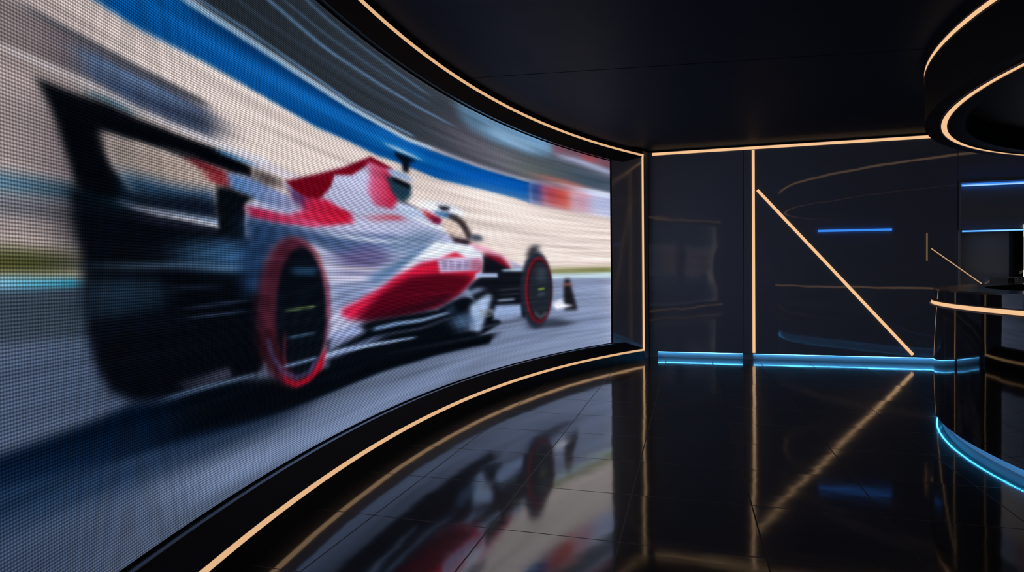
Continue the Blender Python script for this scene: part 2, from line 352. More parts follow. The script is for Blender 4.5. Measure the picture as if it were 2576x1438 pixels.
# ------------------------------------------------------------------ curved LED video wall
vw = empty('video_wall', (*pol(RS, 0), 0.0))
tag(vw, 'huge curved LED video wall showing a blurred red and white racing car at speed', 'screen')
SHAPES = [
 ((202,190,188),(160,146,146),0.325,0.065,0.9,[(12.6,2.015),(7.753,2.045),(7.687,2.077),(7.62,2.096),(7.548,2.117),(7.47,2.139),(7.387,2.162),(7.296,2.187),(7.216,2.168),(7.131,2.147),(7.04,2.123),(7.096,2.026),(7.149,1.934),(7.2,1.846),(7.249,1.761),(7.262,1.688),(7.274,1.616),(7.286,1.545),(7.298,1.474),(7.31,1.405),(7.322,1.335),(7.427,1.332),(7.523,1.328),(7.611,1.325),(7.691,1.323),(7.765,1.32),(12.6,1.318),(12.6,1.375),(12.6,1.433),(12.6,1.491),(12.6,1.549),(12.6,1.607),(12.6,1.665),(12.6,1.724),(12.6,1.782),(12.6,1.84),(12.6,1.898),(12.6,1.957)]),
 ((104,108,122),(44,52,60),0.085,0.011,1,[(6.919,2.368),(6.799,2.375),(6.67,2.381),(6.53,2.387),(6.377,2.391),(6.212,2.393),(6.032,2.394),(5.838,2.392),(5.673,2.387),(5.497,2.38),(5.311,2.371),(5.113,2.369),(4.905,2.364),(4.697,2.357),(4.479,2.347),(4.132,2.355),(3.762,2.358),(3.437,2.36),(3.097,2.359),(2.737,2.364),(2.364,2.364),(1.903,2.367),(1.546,2.397),(1.181,2.427),(0.875,2.423),(0.564,2.418),(0.23,2.411),(-0.108,2.401),(-0.19,2.719),(-0.272,3.041),(0.265,3.1),(0.793,3.144),(1.31,3.172),(1.812,3.186),(2.273,3.215),(2.718,3.229),(3.142,3.232),(3.546,3.223),(3.819,3.267),(4.081,3.301),(4.33,3.328),(4.568,3.347),(4.794,3.36),(5.007,3.368),(5.21,3.371),(5.44,3.356),(5.655,3.338),(5.854,3.317),(6.039,3.295),(6.211,3.271),(6.369,3.247),(6.516,3.223),(6.652,3.199),(6.778,3.174),(6.895,3.151),(6.897,3.064),(6.9,2.976),(6.903,2.889),(6.906,2.802),(6.908,2.715),(6.911,2.628),(6.914,2.541),(6.916,2.455)]),
 ((122,118,134),(84,84,96),0.226,0.075,1,[(3.791,2.688),(3.48,2.697),(3.155,2.701),(2.845,2.685),(2.525,2.662),(2.194,2.633),(2.2,2.378),(2.693,2.376),(3.163,2.368),(3.488,2.374),(3.799,2.376),(3.795,2.532)]),
 ((106,116,112),None,0.373,0.093,1,[(2.628,2.559),(2.232,2.589),(1.823,2.615),(1.344,2.595),(0.853,2.563),(0.375,2.54),(-0.11,2.509),(-0.108,2.418),(0.377,2.432),(0.855,2.439),(1.25,2.417),(1.637,2.393),(2.015,2.366),(2.291,2.374),(2.561,2.379)]),
 ((66,86,108),None,0.38,0.057,1,[(1.247,2.603),(0.802,2.606),(0.349,2.603),(-0.111,2.594),(-0.108,2.418),(0.377,2.432),(0.855,2.439)]),
 ((136,180,216),(100,132,158),0.082,0.033,1,[(3.586,2.901),(3.167,2.913),(2.725,2.916),(2.234,2.921),(1.722,2.914),(1.388,2.848),(1.487,2.705),(2.009,2.659),(2.376,2.655),(2.731,2.645),(3.031,2.664),(3.32,2.678),(3.558,2.762)]),
 ((160,200,232),None,0.136,0.02,1,[(2.944,2.718),(2.683,2.709),(2.414,2.695),(2.139,2.695),(1.857,2.692),(1.784,2.801),(2.061,2.801),(2.333,2.798),(2.599,2.809),(2.857,2.816)]),
 ((80,86,96),None,0.356,0.053,0.6,[(2.752,2.568),(2.441,2.562),(2.121,2.552),(1.745,2.562),(1.359,2.569),(1.33,2.63),(1.713,2.622),(2.086,2.609),(2.403,2.618),(2.712,2.622)]),
 ((140,96,112),None,0.152,0.057,1,[(1.358,2.893),(1.006,2.901),(0.647,2.906),(0.268,2.908),(-0.115,2.906),(-0.113,2.713),(0.271,2.733),(0.65,2.747),(0.998,2.755),(1.341,2.758)]),
 ((186,74,74),None,0.114,0.038,1,[(0.365,2.851),(0.37,2.84),(0.382,2.828),(0.401,2.816),(0.427,2.804),(0.458,2.794),(0.492,2.786),(0.528,2.78),(0.564,2.776),(0.598,2.775),(0.629,2.776),(0.654,2.78),(0.673,2.787),(0.685,2.795),(0.689,2.805),(0.685,2.816),(0.673,2.828),(0.653,2.84),(0.628,2.851),(0.597,2.861),(0.563,2.87),(0.527,2.876),(0.491,2.88),(0.457,2.882),(0.426,2.88),(0.4,2.876),(0.381,2.87),(0.369,2.861)]),
 ((190,100,116),None,0.094,0.037,1,[(1.213,2.838),(1.215,2.828),(1.221,2.819),(1.231,2.81),(1.243,2.802),(1.258,2.794),(1.275,2.789),(1.292,2.785),(1.31,2.783),(1.326,2.784),(1.341,2.786),(1.353,2.79),(1.362,2.796),(1.368,2.804),(1.37,2.812),(1.367,2.821),(1.362,2.83),(1.352,2.839),(1.34,2.848),(1.325,2.855),(1.308,2.861),(1.291,2.865),(1.273,2.866),(1.257,2.866),(1.242,2.864),(1.23,2.86),(1.221,2.854),(1.215,2.846)]),
 ((120,70,84),None,0.114,0.038,1,[(-0.032,2.827),(-0.029,2.818),(-0.02,2.808),(-0.005,2.799),(0.015,2.79),(0.038,2.783),(0.064,2.777),(0.092,2.772),(0.119,2.77),(0.145,2.769),(0.168,2.771),(0.187,2.775),(0.202,2.78),(0.211,2.787),(0.214,2.795),(0.211,2.804),(0.201,2.813),(0.187,2.823),(0.167,2.831),(0.144,2.839),(0.118,2.846),(0.091,2.85),(0.063,2.853),(0.037,2.853),(0.014,2.852),(-0.006,2.848),(-0.02,2.843),(-0.029,2.836)]),
 ((184,194,224),None,0.114,0.028,1,[(1.392,2.706),(0.868,2.716),(0.37,2.686),(-0.091,2.656),(-0.133,2.725),(0.324,2.76),(0.831,2.785),(1.37,2.757)]),
 ((70,88,104),None,0.285,0.057,0.8,[(1.624,2.647),(1.301,2.64),(0.972,2.629),(0.674,2.609),(0.373,2.586),(-0.094,2.565),(-0.128,2.622),(0.324,2.664),(0.629,2.684),(0.929,2.7),(1.269,2.695),(1.602,2.687)]),
 ((60,70,84),None,0.322,0.048,0.5,[(4.104,2.782),(3.733,2.767),(3.338,2.741),(2.92,2.743),(2.482,2.736),(2.12,2.722),(1.746,2.701),(1.363,2.673),(1.322,2.724),(1.706,2.751),(2.081,2.771),(2.444,2.783),(2.881,2.787),(3.298,2.783),(3.692,2.807),(4.064,2.821)]),
 ((140,138,152),None,0.291,0.044,0.6,[(4.246,2.534),(3.958,2.53),(3.655,2.522),(3.337,2.508),(3.005,2.513),(2.659,2.514),(2.301,2.51),(2.275,2.548),(2.633,2.55),(2.978,2.548),(3.31,2.541),(3.628,2.554),(3.931,2.561),(4.22,2.563)]),
 ((120,160,205),None,0.076,0.006,0.75,[(6.395,2.64),(6.265,2.64),(6.106,2.637),(5.934,2.631),(5.75,2.622),(5.555,2.621),(5.352,2.626),(5.136,2.629),(4.905,2.628),(4.616,2.631),(4.307,2.628),(3.986,2.629),(3.645,2.624),(3.634,2.636),(3.973,2.643),(4.293,2.643),(4.601,2.647),(4.888,2.645),(5.119,2.646),(5.335,2.644),(5.538,2.639),(5.728,2.642),(5.914,2.651),(6.087,2.656),(6.248,2.659),(6.378,2.658)]),
 ((110,150,190),None,0.078,0.006,0.75,[(6.007,2.819),(5.833,2.814),(5.648,2.805),(5.44,2.808),(5.218,2.808),(4.978,2.807),(4.721,2.802),(4.434,2.794),(4.129,2.78),(4.112,2.796),(4.417,2.81),(4.704,2.818),(4.96,2.824),(5.201,2.825),(5.423,2.825),(5.63,2.823),(5.816,2.831),(5.989,2.837)]),
 ((86,116,150),None,0.076,0.006,0.75,[(6.206,2.709),(6.034,2.711),(5.848,2.71),(5.648,2.707),(5.454,2.713),(5.247,2.717),(5.026,2.718),(4.825,2.72),(4.613,2.719),(4.36,2.719),(4.094,2.716),(4.078,2.732),(4.346,2.734),(4.599,2.733),(4.811,2.734),(5.012,2.732),(5.233,2.73),(5.441,2.726),(5.636,2.719),(5.837,2.722),(6.024,2.722),(6.196,2.72)]),
 ((70,88,108),None,0.065,0.007,0.7,[(6.657,2.52),(6.531,2.523),(6.397,2.526),(6.252,2.527),(6.096,2.534),(5.929,2.54),(5.749,2.544),(5.54,2.548),(5.316,2.549),(5.074,2.547),(4.815,2.548),(4.538,2.545),(4.244,2.537),(4.222,2.559),(4.518,2.567),(4.795,2.569),(5.055,2.566),(5.298,2.568),(5.524,2.566),(5.734,2.561),(5.914,2.556),(6.082,2.55),(6.238,2.543),(6.384,2.541),(6.519,2.538),(6.646,2.533)]),
 ((6,92,172),(4,92,160),0.014,0.009,1,[(6.985,2.357),(6.883,2.36),(6.774,2.362),(6.656,2.364),(6.531,2.365),(6.378,2.367),(6.212,2.367),(6.033,2.365),(5.839,2.36),(5.674,2.357),(5.498,2.352),(5.311,2.345),(5.114,2.341),(4.906,2.336),(4.698,2.328),(4.479,2.319),(4.133,2.328),(3.762,2.333),(3.438,2.334),(3.097,2.331),(2.738,2.334),(2.365,2.333),(1.979,2.33),(1.965,2.092),(2.369,2.114),(2.743,2.12),(3.102,2.121),(3.527,2.114),(3.927,2.103),(4.153,2.112),(4.37,2.118),(4.694,2.121),(4.996,2.119),(5.236,2.128),(5.46,2.133),(5.611,2.131),(5.755,2.127),(5.977,2.139),(6.181,2.147),(6.367,2.152),(6.537,2.154),(6.693,2.154),(6.836,2.153),(6.966,2.146),(7.086,2.138),(7.197,2.131),(7.288,2.133),(7.373,2.135),(7.452,2.136),(7.351,2.184),(7.24,2.236),(7.118,2.294)]),
 ((0,60,120),(0,52,100),0.065,0.019,0.8,[(6.909,2.344),(6.774,2.351),(6.626,2.358),(6.464,2.363),(6.306,2.365),(6.134,2.366),(5.949,2.364),(5.747,2.361),(5.555,2.359),(5.349,2.355),(5.128,2.349),(4.893,2.338),(5.015,2.277),(5.242,2.285),(5.455,2.29),(5.655,2.292),(5.841,2.292),(6.035,2.295),(6.215,2.295),(6.38,2.294),(6.533,2.292),(6.669,2.295),(6.794,2.296),(6.911,2.296)]),
 ((28,128,212),None,0.13,0.026,0.8,[(7.033,2.227),(6.929,2.225),(6.817,2.223),(6.697,2.22),(6.567,2.216),(6.435,2.214),(6.294,2.211),(6.142,2.206),(5.979,2.2),(5.768,2.202),(5.538,2.201),(5.289,2.197),(4.982,2.201),(4.648,2.2),(4.286,2.194),(4.197,2.3),(4.556,2.308),(4.889,2.31),(5.196,2.307),(5.443,2.312),(5.67,2.313),(5.881,2.312),(6.053,2.31),(6.213,2.306),(6.362,2.301),(6.501,2.296),(6.638,2.293),(6.765,2.29),(6.882,2.286),(6.992,2.282)]),
 ((40,150,196),None,0.224,0.022,0.5,[(5.029,2.22),(4.724,2.21),(4.394,2.195),(4.112,2.205),(3.815,2.214),(3.503,2.22),(3.48,2.259),(3.791,2.251),(4.087,2.241),(4.368,2.229),(4.697,2.242),(5.002,2.25)]),
 ((0,74,140),None,0.13,0.019,0.6,[(7.137,2.165),(7.034,2.17),(6.922,2.174),(6.802,2.178),(6.671,2.181),(6.513,2.18),(6.341,2.177),(6.152,2.171),(5.946,2.163),(5.735,2.167),(5.507,2.168),(5.26,2.168),(5.231,2.203),(5.479,2.202),(5.708,2.198),(5.92,2.193),(6.128,2.2),(6.319,2.204),(6.493,2.205),(6.652,2.206),(6.784,2.201),(6.906,2.197),(7.019,2.191),(7.124,2.186)]),
 ((2,100,196),None,0.302,0.045,1,[(3.972,2.17),(3.669,2.179),(3.351,2.185),(3.019,2.189),(2.541,2.191),(2.04,2.187),(1.997,2.271),(2.499,2.271),(2.978,2.264),(3.312,2.257),(3.631,2.247),(3.936,2.235)]),
 ((0,70,140),None,0.302,0.03,0.6,[(3.963,2.112),(3.659,2.123),(3.341,2.131),(3.009,2.137),(2.531,2.132),(2.03,2.119),(2.01,2.156),(2.512,2.167),(2.992,2.171),(3.325,2.163),(3.644,2.153),(3.949,2.141)]),
 ((186,212,236),(150,180,205),0.033,0.005,1,[(6.966,2.34),(6.837,2.348),(6.696,2.357),(6.542,2.365),(6.39,2.367),(6.225,2.367),(6.046,2.366),(5.852,2.362),(5.687,2.358),(5.511,2.352),(5.324,2.344),(5.126,2.342),(4.917,2.338),(4.708,2.332),(4.489,2.323),(4.265,2.33),(4.032,2.336),(4.016,2.358),(4.247,2.353),(4.469,2.346),(4.687,2.355),(4.893,2.362),(5.101,2.368),(5.298,2.371),(5.484,2.38),(5.659,2.387),(5.824,2.391),(6.019,2.395),(6.199,2.397),(6.365,2.397),(6.518,2.395),(6.672,2.387),(6.814,2.379),(6.944,2.37)]),
 ((120,160,200),None,0.033,0.005,1,[(6.912,2.386),(6.777,2.396),(6.629,2.406),(6.468,2.415),(6.319,2.416),(6.159,2.416),(5.985,2.413),(5.799,2.409),(5.642,2.403),(5.476,2.394),(5.301,2.384),(5.077,2.384),(4.837,2.38),(4.616,2.379),(4.383,2.374),(4.37,2.388),(4.603,2.393),(4.824,2.395),(5.063,2.398),(5.287,2.398),(5.462,2.409),(5.628,2.417),(5.785,2.423),(5.972,2.427),(6.146,2.429),(6.308,2.429),(6.457,2.428),(6.619,2.418),(6.768,2.408),(6.904,2.398)]),
 ((150,150,176),None,0.13,0.016,1,[(4.103,2.334),(3.786,2.34),(3.453,2.343),(3.104,2.341),(2.744,2.344),(2.371,2.344),(1.909,2.346),(1.354,2.36),(0.962,2.353),(0.949,2.379),(1.343,2.385),(1.898,2.37),(2.358,2.367),(2.731,2.366),(3.09,2.361),(3.44,2.363),(3.773,2.359),(4.09,2.352)]),
 ((186,194,226),None,0.038,0.019,1,[(1.997,2.332),(1.595,2.367),(1.182,2.401),(0.875,2.403),(0.565,2.402),(0.23,2.403),(-0.108,2.401),(-0.103,2.06),(0.276,2.063),(0.651,2.064),(1.005,2.071),(1.354,2.076),(1.672,2.085),(1.984,2.091)]),
 ((88,80,136),(40,80,146),0.055,0.027,1,[(2.025,2.328),(1.657,2.35),(1.624,2.086),(2.002,2.089)]),
 ((216,98,76),(158,70,96),0.093,0.028,1,[(1.715,2.339),(1.339,2.359),(0.955,2.376),(0.941,2.074),(1.315,2.084),(1.681,2.091)]),
 ((206,160,180),None,0.114,0.028,1,[(0.995,2.351),(0.535,2.367),(0.56,2.06),(0.98,2.071)]),
 ((196,120,112),None,0.188,0.023,1,[(1.888,2.406),(1.356,2.419),(0.969,2.413),(0.67,2.387),(0.64,2.429),(0.94,2.462),(1.338,2.463),(1.878,2.435)]),
 ((224,170,176),None,0.19,0.023,1,[(1.356,2.337),(0.964,2.329),(0.565,2.306),(0.547,2.339),(0.948,2.361),(1.341,2.368)]),
 ((222,232,252),None,0.228,0.023,1,[(0.574,2.417),(0.235,2.416),(-0.108,2.412),(-0.107,2.338),(0.236,2.341),(0.576,2.342)]),
 ((110,84,92),None,0.186,0.022,0.8,[(1.818,2.364),(1.361,2.362),(1.051,2.327),(1.019,2.367),(1.336,2.402),(1.799,2.403)]),
 ((190,172,168),None,0.38,0.023,0.7,[(1.939,2.031),(1.461,2.018),(0.97,2),(0.442,1.998),(-0.096,1.992),(-0.11,2.049),(0.426,2.053),(0.952,2.052),(1.442,2.068),(1.918,2.078)]),
 ((236,222,217),(238,226,220),0.367,0.092,1,[(3.335,2.073),(2.917,2.076),(2.478,2.075),(2.021,2.069),(1.512,2.066),(0.986,2.058),(0.446,2.042),(-0.103,2.02),(-0.099,1.767),(-0.096,1.513),(-0.092,1.259),(0.437,1.262),(0.958,1.264),(1.466,1.266),(1.894,1.43),(2.308,1.578),(2.666,1.649),(3.011,1.712),(3.342,1.767),(3.339,1.92)]),
 ((126,128,74),None,0.095,0.028,1,[(1.658,1.329),(1.089,1.341),(0.504,1.354),(-0.094,1.367),(-0.092,1.259),(0.505,1.26),(1.09,1.261),(1.659,1.262)]),
 ((60,66,34),(92,96,52),0.098,0.019,1,[(12.6,1.333),(7.769,1.335),(7.7,1.337),(7.625,1.338),(7.553,1.338),(7.476,1.337),(7.461,1.267),(7.53,1.266),(7.595,1.265),(7.656,1.264),(7.72,1.264),(7.779,1.264),(12.6,1.264),(12.6,1.299)]),
 ((150,163,194),(86,98,120),0.197,0.008,1,[(12.6,1.232),(7.775,1.233),(7.711,1.233),(7.641,1.234),(7.565,1.234),(7.484,1.235),(7.389,1.234),(7.285,1.233),(7.171,1.233),(7.047,1.232),(6.91,1.231),(6.759,1.23),(6.594,1.229),(6.411,1.228),(6.21,1.226),(5.977,1.226),(5.72,1.225),(5.436,1.224),(5.124,1.224),(4.782,1.223),(4.409,1.223),(4.005,1.222),(3.571,1.222),(3.107,1.222),(2.616,1.222),(2.101,1.222),(1.564,1.223),(1.025,1.225),(0.472,1.228),(-0.092,1.231),(-0.126,0.938),(-0.161,0.644),(-0.196,0.347),(-0.231,0.048),(0.301,0.026),(0.824,0.013),(1.336,0.008),(1.834,0.011),(2.315,0.021),(2.778,0.037),(3.219,0.058),(3.607,0.014),(3.974,-0.019),(4.32,-0.042),(4.643,-0.057),(4.945,-0.066),(5.225,-0.068),(5.484,-0.066),(5.723,-0.06),(5.943,-0.051),(6.145,-0.041),(6.33,-0.029),(6.5,-0.016),(6.656,-0.003),(6.799,0.011),(6.931,0.024),(7.052,0.038),(7.163,0.051),(7.266,0.064),(7.36,0.077),(7.463,0.137),(7.557,0.193),(7.642,0.244),(7.721,0.291),(7.793,0.334),(12.6,0.373),(12.6,0.43),(12.6,0.487),(12.6,0.544),(12.6,0.601),(12.6,0.658),(12.6,0.716),(12.6,0.773),(12.6,0.83),(12.6,0.887),(12.6,0.945),(12.6,1.002),(12.6,1.06),(12.6,1.117),(12.6,1.175)]),
 ((64,77,92),(76,90,106),0.065,0.013,1,[(12.6,1.23),(7.769,1.231),(7.696,1.231),(7.616,1.231),(7.53,1.231),(7.436,1.232),(7.402,1.172),(7.367,1.109),(7.331,1.045),(7.435,1.052),(7.531,1.059),(7.618,1.065),(7.698,1.07),(7.772,1.075),(12.6,1.08),(12.6,1.13),(12.6,1.18)]),
 ((80,96,122),(92,107,134),0.065,0.026,1,[(12.6,1.08),(7.78,1.078),(7.716,1.076),(7.647,1.074),(7.573,1.071),(7.492,1.068),(7.405,1.066),(7.364,0.992),(7.322,0.915),(7.278,0.835),(7.368,0.833),(7.451,0.831),(7.529,0.83),(7.601,0.828),(7.668,0.827),(7.732,0.83),(7.792,0.832),(12.6,0.834),(12.6,0.883),(12.6,0.932),(12.6,0.981),(12.6,1.031)]),
 ((146,162,196),(118,135,166),0.13,0.033,0.8,[(6.888,0.48),(6.746,0.481),(6.59,0.483),(6.42,0.486),(6.233,0.491),(6.029,0.499),(5.805,0.51),(5.552,0.496),(5.275,0.484),(4.973,0.472),(4.645,0.463),(4.291,0.457),(3.951,0.445),(3.591,0.436),(3.21,0.429),(3.539,0.37),(3.853,0.319),(4.181,0.293),(4.49,0.274),(4.78,0.26),(5.051,0.251),(5.304,0.246),(5.57,0.248),(5.813,0.252),(6.036,0.259),(6.24,0.267),(6.426,0.276),(6.583,0.285),(6.728,0.295),(6.861,0.304),(6.983,0.314),(7.096,0.323),(7.03,0.372),(6.961,0.424)]),
 ((150,170,206),None,0.163,0.019,0.55,[(7.329,0.449),(7.223,0.43),(7.107,0.41),(6.981,0.389),(6.842,0.366),(6.69,0.342),(6.514,0.323),(6.319,0.303),(6.104,0.284),(5.866,0.264),(5.657,0.247),(5.432,0.23),(5.189,0.214),(4.927,0.199),(4.982,0.293),(5.25,0.317),(5.498,0.342),(5.727,0.366),(5.939,0.39),(6.172,0.407),(6.383,0.424),(6.573,0.441),(6.746,0.458),(6.893,0.479),(7.028,0.499),(7.15,0.517),(7.263,0.535),(7.366,0.551),(7.347,0.5)]),
 ((130,146,178),None,0.13,0.026,0.5,[(7.431,0.35),(7.352,0.336),(7.268,0.321),(7.177,0.305),(7.079,0.288),(7.113,0.357),(7.208,0.371),(7.297,0.384),(7.379,0.396),(7.456,0.408)]),
 ((92,106,132),(66,82,110),0.195,0.065,0.9,[(12.6,0.637),(7.796,0.626),(7.735,0.614),(7.669,0.601),(7.599,0.588),(7.524,0.573),(7.429,0.56),(7.326,0.546),(7.214,0.531),(7.09,0.514),(7.092,0.451),(7.094,0.387),(7.096,0.323),(7.188,0.315),(7.273,0.307),(7.353,0.301),(7.428,0.296),(7.515,0.319),(7.594,0.34),(7.668,0.36),(7.736,0.379),(7.8,0.396),(12.6,0.412),(12.6,0.469),(12.6,0.525),(12.6,0.581)]),
 ((120,134,168),None,0.551,0.055,0.6,[(3.359,0.519),(2.881,0.524),(2.377,0.536),(1.849,0.555),(1.38,0.558),(0.898,0.565),(0.405,0.577),(-0.096,0.594),(-0.071,0.674),(0.43,0.654),(0.924,0.639),(1.407,0.628),(1.877,0.622),(2.405,0.598),(2.909,0.582),(3.387,0.573)]),
 ((166,180,212),None,0.549,0.055,0.6,[(3.199,0.346),(2.813,0.344),(2.412,0.346),(1.996,0.353),(1.566,0.366),(1.026,0.37),(0.472,0.382),(-0.093,0.4),(-0.068,0.469),(0.497,0.447),(1.052,0.433),(1.593,0.425),(2.022,0.41),(2.438,0.4),(2.84,0.396),(3.224,0.395)]),
 ((120,128,152),None,0.38,0.038,0.6,[(0.977,0.878),(0.448,0.877),(-0.091,0.878),(-0.084,0.935),(0.455,0.931),(0.984,0.929)]),
 ((136,144,172),None,0.38,0.038,0.7,[(1.173,1.123),(0.758,1.123),(0.336,1.123),(-0.092,1.123),(-0.089,1.191),(0.339,1.188),(0.761,1.186),(1.176,1.184)]),
 ((206,230,242),None,0.076,0.019,1,[(1.64,1.271),(1.077,1.278),(0.498,1.285),(-0.093,1.293),(-0.092,1.219),(0.499,1.217),(1.078,1.215),(1.641,1.214)]),
 ((12,140,172),(168,206,236),0.033,0.008,1,[(12.6,1.261),(7.779,1.26),(7.72,1.259),(7.656,1.257),(7.572,1.256),(7.48,1.254),(7.48,1.235),(7.572,1.233),(7.657,1.231),(7.721,1.23),(7.78,1.23),(12.6,1.229)]),
 ((8,92,120),(126,172,204),0.078,0.016,1,[(12.6,1.52),(7.768,1.525),(7.703,1.531),(7.641,1.536),(7.574,1.541),(7.486,1.539),(7.391,1.537),(7.317,1.514),(7.41,1.501),(7.496,1.489),(7.576,1.488),(7.649,1.488),(7.713,1.484),(7.773,1.48),(12.6,1.476)]),
 ((96,104,116),(132,136,146),0.098,0.019,1,[(12.6,1.474),(7.76,1.478),(7.684,1.482),(7.602,1.487),(7.513,1.492),(7.515,1.424),(7.604,1.425),(7.686,1.425),(7.761,1.425),(12.6,1.425)]),
 ((50,46,58),(90,80,90),0.104,0.039,0.9,[(7.611,1.805),(7.543,1.803),(7.47,1.8),(7.469,1.734),(7.467,1.667),(7.465,1.6),(7.464,1.533),(7.462,1.466),(7.461,1.398),(7.459,1.331),(7.557,1.327),(7.571,1.382),(7.585,1.437),(7.598,1.49),(7.612,1.543),(7.625,1.594),(7.621,1.647),(7.618,1.7),(7.615,1.752)]),
 ((110,118,138),(150,136,136),0.078,0.013,1,[(7.754,1.989),(7.703,1.989),(7.648,1.988),(7.59,1.988),(7.534,1.989),(7.475,1.99),(7.424,1.99),(7.372,1.989),(7.303,1.987),(7.23,1.985),(7.121,1.985),(7.001,1.985),(6.923,1.981),(6.841,1.977),(6.772,1.955),(6.7,1.932),(6.717,1.851),(6.845,1.846),(6.963,1.84),(7.09,1.843),(7.205,1.845),(7.294,1.853),(7.376,1.86),(7.428,1.863),(7.478,1.866),(7.548,1.866),(7.614,1.866),(7.665,1.866),(7.714,1.865),(7.768,1.86),(12.6,1.855),(12.6,1.9),(12.6,1.945)]),
 ((96,88,96),(140,126,128),0.065,0.019,0.9,[(7.621,1.969),(7.551,1.976),(7.475,1.983),(7.47,1.926),(7.465,1.869),(7.542,1.869),(7.614,1.868),(7.647,1.878),(7.679,1.887),(7.651,1.927)]),
 ((58,72,100),(76,96,128),0.039,0.013,0.85,[(7.475,1.974),(7.392,1.971),(7.303,1.967),(7.209,1.967),(7.107,1.966),(6.997,1.965),(6.895,1.955),(6.787,1.944),(6.774,1.897),(6.761,1.85),(6.885,1.852),(7,1.853),(7.129,1.854),(7.247,1.854),(7.324,1.864),(7.396,1.873),(7.465,1.881),(7.47,1.928)]),
 ((120,154,196),None,0.078,0.008,0.8,[(7.461,1.938),(7.387,1.939),(7.308,1.939),(7.214,1.939),(7.113,1.938),(7.003,1.936),(6.929,1.93),(6.85,1.922),(6.835,1.94),(6.915,1.947),(6.992,1.953),(7.102,1.954),(7.204,1.954),(7.299,1.954),(7.379,1.953),(7.454,1.951)]),
 ((96,124,164),None,0.065,0.008,0.7,[(7.461,1.903),(7.369,1.902),(7.268,1.9),(7.185,1.902),(7.097,1.904),(7.002,1.905),(6.995,1.917),(7.09,1.915),(7.179,1.913),(7.262,1.911),(7.363,1.912),(7.456,1.912)]),
 ((40,54,84),None,0.065,0.008,0.8,[(7.308,1.894),(7.229,1.891),(7.143,1.888),(7.052,1.884),(6.941,1.884),(6.821,1.885),(6.812,1.899),(6.932,1.898),(7.043,1.897),(7.135,1.9),(7.221,1.903),(7.301,1.906)]),
 ((34,40,54),(70,72,84),0.039,0.009,0.9,[(7.694,1.991),(7.646,1.987),(7.595,1.982),(7.539,1.982),(7.48,1.982),(7.431,1.981),(7.379,1.98),(7.311,1.977),(7.238,1.974),(7.128,1.975),(7.009,1.975),(6.904,1.974),(6.792,1.973),(6.779,1.992),(6.89,1.995),(6.994,1.997),(7.113,1.998),(7.222,1.998),(7.296,2),(7.365,2.001),(7.418,2.001),(7.469,2.001),(7.528,2),(7.584,1.999),(7.636,2.003),(7.685,2.006)]),
 ((70,70,82),None,0.13,0.013,0.6,[(6.895,1.958),(6.786,1.954),(6.669,1.949),(6.672,1.879),(6.761,1.87),(6.845,1.862),(6.87,1.911)]),
 ((240,240,255),(200,190,190),0.033,0.007,1,[(12.6,1.842),(7.772,1.847),(7.719,1.852),(7.67,1.853),(7.619,1.853),(7.553,1.854),(7.483,1.854),(7.434,1.852),(7.381,1.849),(7.299,1.841),(7.211,1.832),(7.115,1.831),(7.011,1.829),(6.933,1.828),(6.851,1.825),(6.733,1.822),(6.639,1.821),(6.539,1.82),(6.412,1.817),(6.277,1.812),(6.257,1.842),(6.395,1.844),(6.523,1.845),(6.625,1.844),(6.72,1.843),(6.84,1.844),(6.922,1.845),(7.001,1.846),(7.104,1.848),(7.2,1.849),(7.288,1.858),(7.37,1.866),(7.423,1.869),(7.473,1.872),(7.543,1.872),(7.609,1.872),(7.661,1.872),(7.71,1.872),(7.764,1.866),(7.815,1.861)]),
 ((70,112,134),None,0.039,0.008,1,[(7.448,1.823),(7.351,1.825),(7.255,1.812),(7.24,1.833),(7.339,1.844),(7.439,1.842)]),
 ((4,8,16),None,0.016,0.008,1,[(7.654,1.813),(7.602,1.816),(7.554,1.816),(7.503,1.816),(7.442,1.819),(7.377,1.823),(7.295,1.819),(7.206,1.815),(7.11,1.815),(7.006,1.813),(6.876,1.812),(6.733,1.811),(6.597,1.799),(6.448,1.785),(6.436,1.731),(6.577,1.726),(6.736,1.729),(6.85,1.727),(6.957,1.726),(7.027,1.73),(7.094,1.733),(7.18,1.732),(7.261,1.73),(7.33,1.73),(7.396,1.729),(7.38,1.67),(7.348,1.621),(7.283,1.576),(7.236,1.524),(7.336,1.512),(7.428,1.501),(7.508,1.533),(7.529,1.591),(7.553,1.643),(7.568,1.68),(7.584,1.717),(7.615,1.765),(7.635,1.789)]),
 ((70,140,200),None,0.039,0.007,1,[(6.714,1.798),(6.553,1.794),(6.384,1.787),(6.373,1.804),(6.543,1.809),(6.705,1.813)]),
 ((236,232,250),None,0.065,0.01,0.8,[(6.493,1.799),(6.371,1.792),(6.242,1.784),(6.104,1.782),(5.957,1.778),(5.933,1.815),(6.08,1.817),(6.219,1.818),(6.348,1.825),(6.47,1.83)]),
 ((214,196,186),(150,138,134),0.033,0.008,1,[(7.382,1.723),(7.323,1.723),(7.261,1.723),(7.18,1.724),(7.095,1.726),(7.027,1.724),(6.957,1.721),(6.851,1.722),(6.736,1.722),(6.677,1.705),(6.724,1.632),(6.847,1.621),(6.96,1.61),(7.098,1.613),(7.225,1.614),(7.313,1.619),(7.359,1.664)]),
 ((56,84,116),(36,70,98),0.039,0.019,1,[(7.333,1.618),(7.225,1.615),(7.099,1.614),(6.96,1.612),(6.85,1.621),(6.73,1.632),(6.724,1.557),(6.833,1.544),(6.935,1.531),(7.023,1.53),(7.105,1.53),(7.183,1.529),(7.257,1.528),(7.295,1.574)]),
 ((90,90,96),None,0.039,0.008,0.6,[(7.057,1.737),(6.961,1.732),(6.852,1.736),(6.845,1.753),(6.952,1.748),(7.047,1.753)]),
